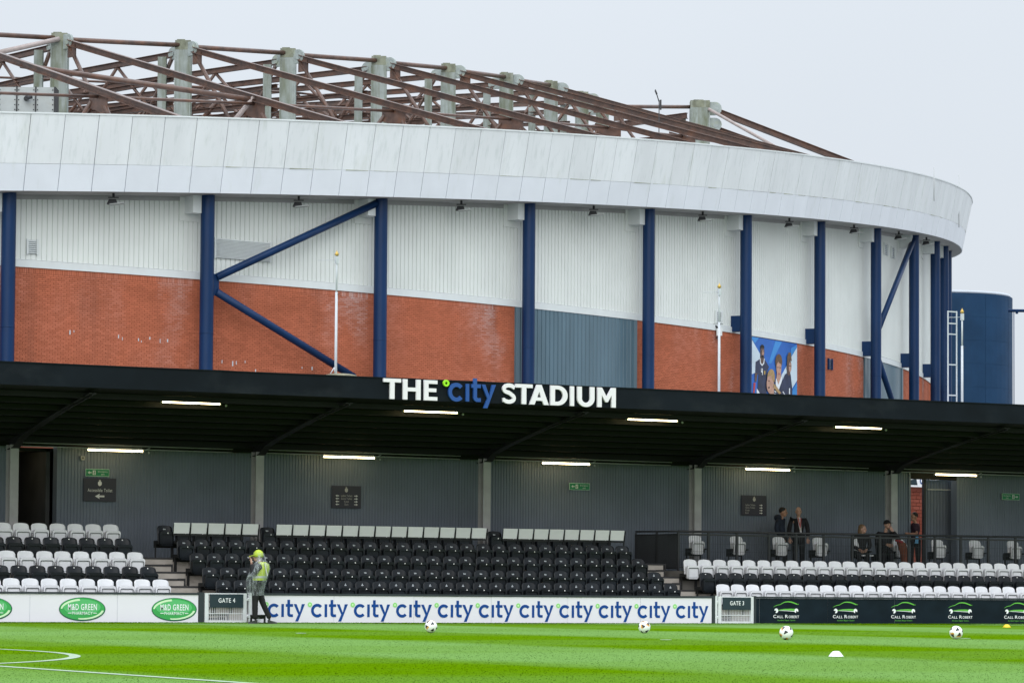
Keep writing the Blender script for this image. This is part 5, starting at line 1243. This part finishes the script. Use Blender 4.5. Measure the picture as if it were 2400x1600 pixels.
def person(loc, label, J, look, cloth, trouser, hair=None, skin='skin', shoe='shoe', hat=None, head_s=1.0, short_sleeve=False, bulk=1.0, shirtfront=None):
    root = empty('person', loc, label, 'person'); P = Frame(loc); g_ = {k: P(*v) for k, v in J.items()}
    mats = [skin, 'eye', 'lip']
    ex, l, sd_ = face_parts(P, g_['head'], look, mats, 0, 1, 2, head_s)
    for s in 'LR':
        d = g_['hand' + s] - g_['elbow' + s]; hand(P, g_['hand' + s], J.get('hdir' + s) and (RT * J['hdir' + s][0] + FW * J['hdir' + s][1] + UP * J['hdir' + s][2]) or d, l if abs(l.normalized().dot(d.normalized())) < .8 else RT, 0, ex)
    neck0 = g_['chest'].lerp(g_['neck'], .6)
    core = [(g_['pelvis'], .07), (g_['pelvis'].lerp(g_['chest'], .5), .07), (g_['chest'] - UP * .04, .07), (g_['neck'], .052), (g_['head'] - UP * .05, .05)]
    chains = [core]
    for s in 'LR':
        chains.append([(g_['chest'] - UP * .04, .07), (g_['shoulder' + s] - UP * .02, .036), (g_['shoulder' + s].lerp(g_['elbow' + s], .5), .036), (g_['elbow' + s], .034), (g_['elbow' + s].lerp(g_['hand' + s], .5), .038), (g_['hand' + s], .026)])
        chains.append([(g_['pelvis'], .07), (g_['hip' + s], .06), (g_['hip' + s].lerp(g_['knee' + s], .5), .05), (g_['knee' + s], .042), (g_['knee' + s].lerp(g_['ankle' + s], .4), .042), (g_['ankle' + s], .036)])
    skin_mesh('body', chains, mats, root, 1, None, None, ex)
    grow = .018
    tch = [[(g_['pelvis'] + UP * .0, .115 * bulk + grow), (g_['pelvis'].lerp(g_['chest'], .5), .125 * bulk + grow), (g_['chest'], .132 * bulk + grow), (g_['chest'].lerp(g_['neck'], .75), .075)]]
    for s in 'LR':
        e_ = g_['elbow' + s]; arm = [(g_['chest'], .132 * bulk + grow), (g_['shoulder' + s], .068 * bulk + grow), (g_['shoulder' + s].lerp(e_, .5), .054 + grow)]
        if not short_sleeve: arm += [(e_, .044 + grow), (e_.lerp(g_['hand' + s], .5), .040 + grow), (e_.lerp(g_['hand' + s], .93), .034 + grow)]
        else: arm += [(g_['shoulder' + s].lerp(e_, .8), .050 + grow)]
        tch.append(arm)
    skin_mesh('jacket', tch, [cloth], root, 1)
    lch = []
    for s in 'LR':
        lch.append([(g_['pelvis'], .115 * bulk + .010), (g_['hip' + s], .098 * bulk + .012), (g_['hip' + s].lerp(g_['knee' + s], .5), .082 + .012), (g_['knee' + s], .060 + .012), (g_['knee' + s].lerp(g_['ankle' + s], .5), .056 + .012), (g_['ankle' + s] + UP * .0, .046 + .012)])
    skin_mesh('trousers', lch, [trouser], root, 1)
    for s in 'LR':
        an, to = g_['ankle' + s], g_['toe' + s]; m = MB(); d = to - an; d.z = 0; d = d.normalized(); sdv = d.cross(UP); b0 = Vector((an.x, an.y, min(an.z - .06, to.z)))
        q0, q1 = b0 - d * .05, b0 + d * .15
        m.hexa([q0 - sdv * .04, q1 - sdv * .045, q1 + sdv * .045, q0 + sdv * .04, q0 - sdv * .042 + UP * .085, q1 - sdv * .03 + UP * .035, q1 + sdv * .03 + UP * .035, q0 + sdv * .042 + UP * .085]); m.build('shoe', shoe, root)
    c = g_['head']
    if hair:
        style, hm = hair; m = MB(); hs = head_s
        def cap(scale, up, back, zr):
            b0 = len(m.v); m.ell((0, 0, 0), .104 * hs * scale, .084 * hs * scale, zr * hs, 0, 14, 10)
            for i in range(b0, len(m.v)): x, y, z = m.v[i]; m.v[i] = tuple(c + l * (x - back) + sd_ * y + UP * (z + up))
        if style == 'short': cap(1.0, .055, .022, .092)
        elif style == 'long': cap(1.02, .050, .026, .10); cap(.92, -.05, .055, .15)
        elif style == 'cap':
            cap(1.05, .055, .012, .088); b0 = len(m.v); m.obox((0, 0, 0), (.05, 0, 0), (0, .06, 0), (0, 0, .006))
            for i in range(b0, len(m.v)): x, y, z = m.v[i]; m.v[i] = tuple(c + l * (x + .12) + sd_ * y + UP * (z + .06))
        m.build('hair' if style != 'cap' else 'cap', hm, root)
    return root, P, g_, l, sd_
# steward at the gate, facing left, hands to the mouth
SX, SY = 28.98, 64.74
J = dict(pelvis=(-.05, .0, .86), chest=(.03, .0, 1.19), neck=(.02, 0, 1.35), head=(-.03, 0, 1.475), shoulderL=(.02, -.19, 1.29), shoulderR=(.05, .19, 1.29), elbowL=(-.11, -.20, 1.06), elbowR=(-.10, .2, 1.07),
         handL=(-.17, -.08, 1.33), handR=(-.17, .05, 1.35), hdirL=(-.1, .25, 1), hdirR=(-.1, -.25, 1), hipL=(-.06, -.09, .83), hipR=(-.04, .09, .83), kneeL=(-.075, -.10, .46), kneeR=(.08, .10, .45), ankleL=(-.07, -.10, .08), ankleR=(.24, .12, .10), toeL=(-.2, -.1, 0.0), toeR=(.36, .12, .0))
pr_, P, g_, l, sd_ = person((SX, SY, 0), 'steward in yellow hat, hi-vis vest and clear rain poncho standing by GATE 4', J, (-1, -.15), 'cloth_black', 'cloth_black', skin='skin_pale')
c = g_['head']; m = MB()
m.lathe(c + UP * .045 - l * .01, [(.112, -.055), (.112, 0), (.098, .055), (.055, .095), (.012, .108)], 16)
m.build('hat', 'hivis', pr_)
m = MB(); q = c + UP * .03
m.hexa([q + l * .07 - sd_ * .085, q + l * .20 - sd_ * .05 - UP * .035, q + l * .20 + sd_ * .05 - UP * .035, q + l * .07 + sd_ * .085, q + l * .07 - sd_ * .085 + UP * .014, q + l * .20 - sd_ * .05 - UP * .022, q + l * .20 + sd_ * .05 - UP * .022, q + l * .07 + sd_ * .085 + UP * .014]); m.build('hat_peak', 'hivis', pr_)
ch, pe = g_['chest'], g_['pelvis']
def vest_ring(pt, ra, rf, mb, n=18):
    k = len(mb.v)
    for i in range(n): t = 2 * math.pi * i / n; mb.v.append(tuple(pt + RT * ra * math.cos(t) + FW * rf * math.sin(t)))
    return k
def shell(rings, name, mt, parent, n=18, jitter=0.0):
    mb = MB(); ks = []
    for pt, ra, rf in rings:
        k = len(mb.v); ks.append(k)
        for i in range(n):
            t = 2 * math.pi * i / n; j = 1 + (random.uniform(-jitter, jitter) if jitter else 0); mb.v.append(tuple(pt + RT * ra * j * math.cos(t) + FW * rf * j * math.sin(t) + UP * random.uniform(-jitter, jitter) * .1))
    for a, b_ in zip(ks, ks[1:]):
        for i in range(n):
            j = (i + 1) % n; mb.f.append((a + i, a + j, b_ + j, b_ + i)); mb.m.append(0); mb.sm.append(True)
    return mb.build(name, mt, parent)
shell([(P(.00, 0, .95), .15, .175), (P(.035, 0, 1.05), .15, .18), (P(.085, 0, 1.2), .145, .19), (P(.09, 0, 1.30), .125, .18), (P(.06, 0, 1.36), .08, .10)], 'hivis_vest', 'hivis', pr_)
shell([(P(.02, 0, 1.0), .155, .18), (P(.035, 0, 1.05), .156, .186)], 'reflective_band', 'reflective', pr_)
m = MB(); m.bar(P(.13, -.19, 1.33), P(.19, -.165, 1.05), .045, .02); m.build('reflective_band', 'reflective', pr_)
shell([(P(-.07, 0, .62), .18, .23), (P(-.09, 0, .72), .20, .245), (P(-.07, 0, .86), .215, .25), (P(-.05, 0, .98), .235, .26), (P(-.01, 0, 1.10), .235, .27), (P(.03, 0, 1.22), .215, .27), (P(.04, 0, 1.32), .185, .235), (P(.03, 0, 1.39), .12, .14), (P(.01, 0, 1.46), .125, .115), (P(-.02, 0, 1.56), .115, .105)], 'poncho', 'poncho', pr_, 26, .07)
shell([(P(-.16, -.2, 1.02), .085, .08), (P(-.12, -.2, 1.05), .095, .09), (P(-.04, -.2, 1.14), .10, .10), (P(.02, -.18, 1.29), .09, .09)], 'poncho_sleeve', 'poncho', pr_, 14, .06)
# step stool by the steward's foot, with a clear bag beneath
e = empty('step_stool', (29.13, 64.95, 0), 'small black plastic step stool against the blue-lettered board by the steward', 'stool')
m = MB(); m.box(28.96, 29.33, 64.86, 65.16, .165, .195); m.build('stool_top', 'dark_metal', e)
for x in (28.97, 29.30):
    for y in (64.87, 65.12): m = MB(); m.hexa([(x - .02, y, 0), (x + .02, y, 0), (x + .02, y + .03, 0), (x - .02, y + .03, 0), (x - .012, y, .164), (x + .022, y, .164), (x + .022, y + .03, .164), (x - .012, y + .03, .164)]); m.build('stool_leg', 'dark_metal', e)
m = MB(); m.box(28.99, 29.29, 65.125, 65.145, .10, .163); m.build('stool_apron', 'dark_metal', e)
m = MB(); m.ell((29.06, 64.95, .075), .055, .06, .075, n=10, m=7)
tag(m.build('plastic_bag', 'poncho'), 'crumpled clear plastic bag under the black step stool', 'bag')
# two men standing on the platform
def stand(a=0.0, h=1.76):
    k = h / 1.76
    d = dict(pelvis=(0, 0, .93), chest=(0, 0, 1.30), neck=(0, 0, 1.49), head=(0, -.02, 1.615), shoulderL=(-.19, 0, 1.42), shoulderR=(.19, 0, 1.42), elbowL=(-.25, .0, 1.13), elbowR=(.25, .0, 1.13), handL=(-.24, -.1, .90), handR=(.24, -.1, .90), hipL=(-.09, 0, .90), hipR=(.09, 0, .90), kneeL=(-.10, -.01, .48), kneeR=(.10, -.01, .48), ankleL=(-.11, .02, .08), ankleR=(.11, .02, .08), toeL=(-.12, -.14, 0), toeR=(.12, -.14, 0))
    return {q: tuple(c_ * k for c_ in v) for q, v in d.items()}
def place_px(x, v, z): return (x, V(v), z)
J = stand(h=1.74); J.update(shoulderL=(-.10, -.14, 1.40), shoulderR=(.06, .16, 1.40), elbowL=(-.14, -.16, 1.12), elbowR=(.02, .2, 1.12), handL=(-.02, -.17, .95), handR=(.10, .12, .95), head=(.05, -.02, 1.60), neck=(.0, 0, 1.47))
pr_, P, g_, l, sd_ = person(place_px(47.12, 5.95, 1.30), 'man with short dark hair in a navy hooded coat standing in profile', J, (1, -.25), 'cloth_navy', 'cloth_black', ('short', 'hair_dark'), 'skin')
m = MB(); m.ell(P(-.09, 0, 1.46), .10, .13, .09, n=12, m=8); m.build('hood', 'cloth_navy', pr_)
J = stand(h=1.77)
pr_, P, g_, l, sd_ = person(place_px(47.67, 5.95, 1.30), 'bald man in a black suit with white shirt and red lanyard, standing', J, (.1, -1), 'cloth_black', 'cloth_black', None, 'skin_pale', bulk=1.06)
m = MB(); m.hexa([P(.03, -.175, 1.08), P(.07, -.175, 1.08), P(.07, -.13, 1.08), P(.03, -.13, 1.08), P(-.045, -.15, 1.47), P(.045, -.15, 1.47), P(.045, -.06, 1.47), P(-.045, -.06, 1.47)]); m.build('shirt_front', 'shirt', pr_)
m = MB(); m.bar(P(-.03, -.175, 1.47), P(.035, -.17, 1.2), .022, .012, up=FW); m.bar(P(.05, -.175, 1.47), P(.035, -.172, 1.2), .018, .012, up=FW); m.build('lanyard', 'cloth_red', pr_)
m = MB(); m.bar(P(.0, -.172, 1.45), P(.05, -.168, 1.10), .035, .010, up=FW); m.build('tie', 'hair_grey', pr_)
# seated pair
def seated(): return dict(pelvis=(0, 0, .50), chest=(.01, -.03, .88), neck=(.01, -.04, 1.06), head=(.02, -.05, 1.19), shoulderL=(-.17, -.02, .99), shoulderR=(.18, -.03, .99), elbowL=(-.22, -.10, .72), elbowR=(.22, -.12, .72), handL=(-.08, -.30, .62), handR=(.10, -.30, .62), hipL=(-.09, -.02, .49), hipR=(.09, -.02, .49), kneeL=(-.10, -.44, .50), kneeR=(.11, -.44, .50), ankleL=(-.10, -.42, .08), ankleR=(.11, -.42, .08), toeL=(-.11, -.56, 0), toeR=(.12, -.56, 0))
def seated_floor(k): return {q: (v[0] * k, v[1] * k, v[2] * k) for q, v in k.items()} if False else None
J = seated(); J['head'] = (.03, -.04, 1.17)
pr_, P, g_, l, sd_ = person(place_px(49.20, 5.22, 1.30), 'woman with long brown hair in a dark coat sitting on the platform', J, (.85, -.5), 'cloth_black', 'cloth_black', ('long', 'hair_brown'), 'skin_pale', head_s=.95, bulk=.92)
J = seated(); J.update(shoulderL=(-.20, .0, 1.06), shoulderR=(.20, -.02, 1.05), chest=(.0, -.02, .92), neck=(.0, -.05, 1.12), head=(.04, -.07, 1.27), elbowR=(.36, -.22, .86), handR=(.17, -.18, 1.12), hdirR=(-.6, 0, .8), elbowL=(-.24, -.12, .78), handL=(.02, -.28, .74))
pr_, P, g_, l, sd_ = person(place_px(49.98, 5.22, 1.33), 'seated man in a dark cap resting his chin on one hand', J, (.55, -.8), 'cloth_black', 'cloth_black', ('cap', 'cloth_black'), 'skin_pale', bulk=1.12)
ch = put_seat('black_side', 49.95, 5.42, 1.40, 'dark seat under the man with the cap, mostly hidden by him', 'spaced seats on the railed platform')
for c_ in [c for c in ch.children if c.name.startswith('seat_pan')]: bpy.data.objects.remove(c_)
m = MB(); m.box(49.74, 50.16, V(5.0), V(5.35), 1.75, 1.79); m.box(49.76, 49.8, V(5.1), V(5.4), 1.302, 1.74); m.box(50.1, 50.14, V(5.1), V(5.4), 1.302, 1.74); m.build('seat_base', 'seat_frame', ch)
# brown coat hanging by the seated man
e = empty('hanging_coat', (50.28, V(4.75), 1.3), 'rusty brown coat with a red top draped beside the seated man', 'coat')
def drape(pts, name, mt):
    shell([(Vector((x, V(v), z)), a, b_) for x, v, z, a, b_ in pts], name, mt, e, 16, .09)
drape([(50.28, 4.72, 1.42, .05, .05), (50.27, 4.72, 1.62, .10, .07), (50.22, 4.72, 1.9, .11, .08), (50.16, 4.74, 2.1, .12, .08), (50.10, 4.76, 2.19, .05, .04)], 'coat_body', 'cloth_brown')
drape([(50.12, 4.70, 2.12, .05, .05), (50.06, 4.70, 2.16, .10, .06), (50.0, 4.72, 2.20, .05, .03)], 'coat_collar', 'cloth_red')
m = MB(); m.box(50.2, 50.24, V(4.78), V(4.82), 1.302, 2.1); m.box(50.0, 50.4, V(4.77), V(4.83), 1.302, 1.33); m.build('coat_stand', 'dark_metal', e)
J = stand(h=1.72); J.update(shoulderL=(-.06, -.15, 1.38), shoulderR=(.10, .14, 1.38), elbowL=(.05, -.2, 1.12), elbowR=(.12, .18, 1.1), handL=(-.18, -.2, 1.12), handR=(-.14, .08, 1.10), head=(-.02, -.02, 1.58), neck=(.02, 0, 1.45))
pr_, P, g_, l, sd_ = person(place_px(52.15, 6.9, 1.30), 'person in a dark maroon short-sleeved top standing in the right passage', J, (-.9, -.5), 'cloth_maroon', 'cloth_black', ('short', 'hair_dark'), 'skin', short_sleeve=True)
m = MB(); q = P(.03, -.25, .98); m.hexa([q + RT * -.06 - UP * .13, q + RT * .05 - UP * .13, q + RT * .05 - UP * .13 + FW * .03, q - RT * .06 - UP * .13 + FW * .03, q - RT * .02 + UP * .1, q + RT * .04 + UP * .12, q + RT * .04 + UP * .12 + FW * .03, q - RT * .02 + UP * .1 + FW * .03])
tag(m.build('folded_bib', 'cloth_blue'), 'light blue folded cloth held by the person in the right passage', 'cloth')

# ------------------------------------------------------------------ things on the grass
def football(x, y, seed, label):
    rr = random.Random(seed); e = empty('football', (x, y, .11), label, 'football', 'footballs on the grass')
    rot = Matrix.Rotation(rr.uniform(0, 6), 3, 'X') @ Matrix.Rotation(rr.uniform(0, 6), 3, 'Y') @ Matrix.Rotation(rr.uniform(0, 6), 3, 'Z')
    bm = bmesh.new(); bmesh.ops.create_icosphere(bm, subdivisions=4, radius=.11); me = bpy.data.meshes.new('ball_skin'); bm.to_mesh(me); bm.free()
    me.transform(Matrix.Translation((x, y, .11))); me.materials.append(MAT['ball_white']); me.polygons.foreach_set('use_smooth', [True] * len(me.polygons)); place(me, 'ball_skin', e)
    phi = (1 + 5 ** .5) / 2
    dirs = [Vector(v).normalized() for v in ((0, 1, phi), (0, -1, phi), (0, 1, -phi), (0, -1, -phi), (1, phi, 0), (-1, phi, 0), (1, -phi, 0), (-1, -phi, 0), (phi, 0, 1), (-phi, 0, 1), (phi, 0, -1), (-phi, 0, -1))]
    for k, d in enumerate(dirs):
        d = rot @ d; a = d.orthogonal().normalized(); b_ = d.cross(a); tw = rr.uniform(0, 6)
        def sp(u, v, r): return Vector((x, y, .11)) + (d + a * u + b_ * v).normalized() * r
        for mt, sc_, off, r in ((('ball_orange', .42, 0, .1106)), (('ball_black', .30, .17, .1110))):
            if k % 3 == 2 and mt == 'ball_orange': continue
            m = MB(); ring_ = []
            for i in range(18):
                t = tw + 2 * math.pi * i / 18; q = sc_ * (1 + .30 * math.cos(3 * (t - tw))); ring_.append((q * math.cos(t) + off * math.cos(tw), .75 * q * math.sin(t) + off * math.sin(tw)))
            m.v = [tuple(sp(off * math.cos(tw), off * math.sin(tw), r))] + [tuple(sp(u * .5 + off * .5 * math.cos(tw), v * .5 + off * .5 * math.sin(tw), r)) for u, v in ring_] + [tuple(sp(u, v, r)) for u, v in ring_]
            for i in range(18):
                j = (i + 1) % 18; m.f += [(0, 1 + i, 1 + j), (1 + i, 19 + i, 19 + j, 1 + j)]; m.m += [0, 0]; m.sm += [True, True]
            m.build('ball_panel', mt, e)
for i, (x, y, lab) in enumerate(((25.81, 50.25, 'white football with orange and black panels, leftmost of the four balls'), (29.88, 49.73, 'white football in front of the blue-lettered board near GATE 3'), (28.05, 42.34, 'white football in front of the dark car-logo board, nearest GATE 3'), (31.68, 42.78, 'white football at the far right with a white marker beside it'))):
    football(x, y, 11 + i, lab)
def cone(x, y, r, h, mt, label):
    m = MB(); m.lathe((x, y, .006), [(r, 0), (r * .97, .006), (r * .72, h * .55), (r * .45, h * .92), (r * .28, h), (r * .22, h * .96)], 24)
    tag(m.build('marker_cone', mt), label, 'marker cone')
cone(20.82, 30.40, .088, .064, 'cone_white', 'white dome marker cone on the grass')
cone(44.93, 58.75, .095, .07, 'cone_yellow', 'yellow dome marker cone by the dark board at the right')
for x, y, lab in ((22.69, 48.95, 'flat white marker disc on the grass at the left'), (25.54, 41.87, 'flat white marker disc on the grass near the middle'), (31.95, 42.9, 'flat white marker disc beside the rightmost football')):
    m = MB(); m.lathe((x, y, .010), [(.09, 0), (.092, .003), (.085, .006), (.03, .007), (.028, .004)], 20); tag(m.build('marker_disc', 'line_paint'), lab, 'marker disc')
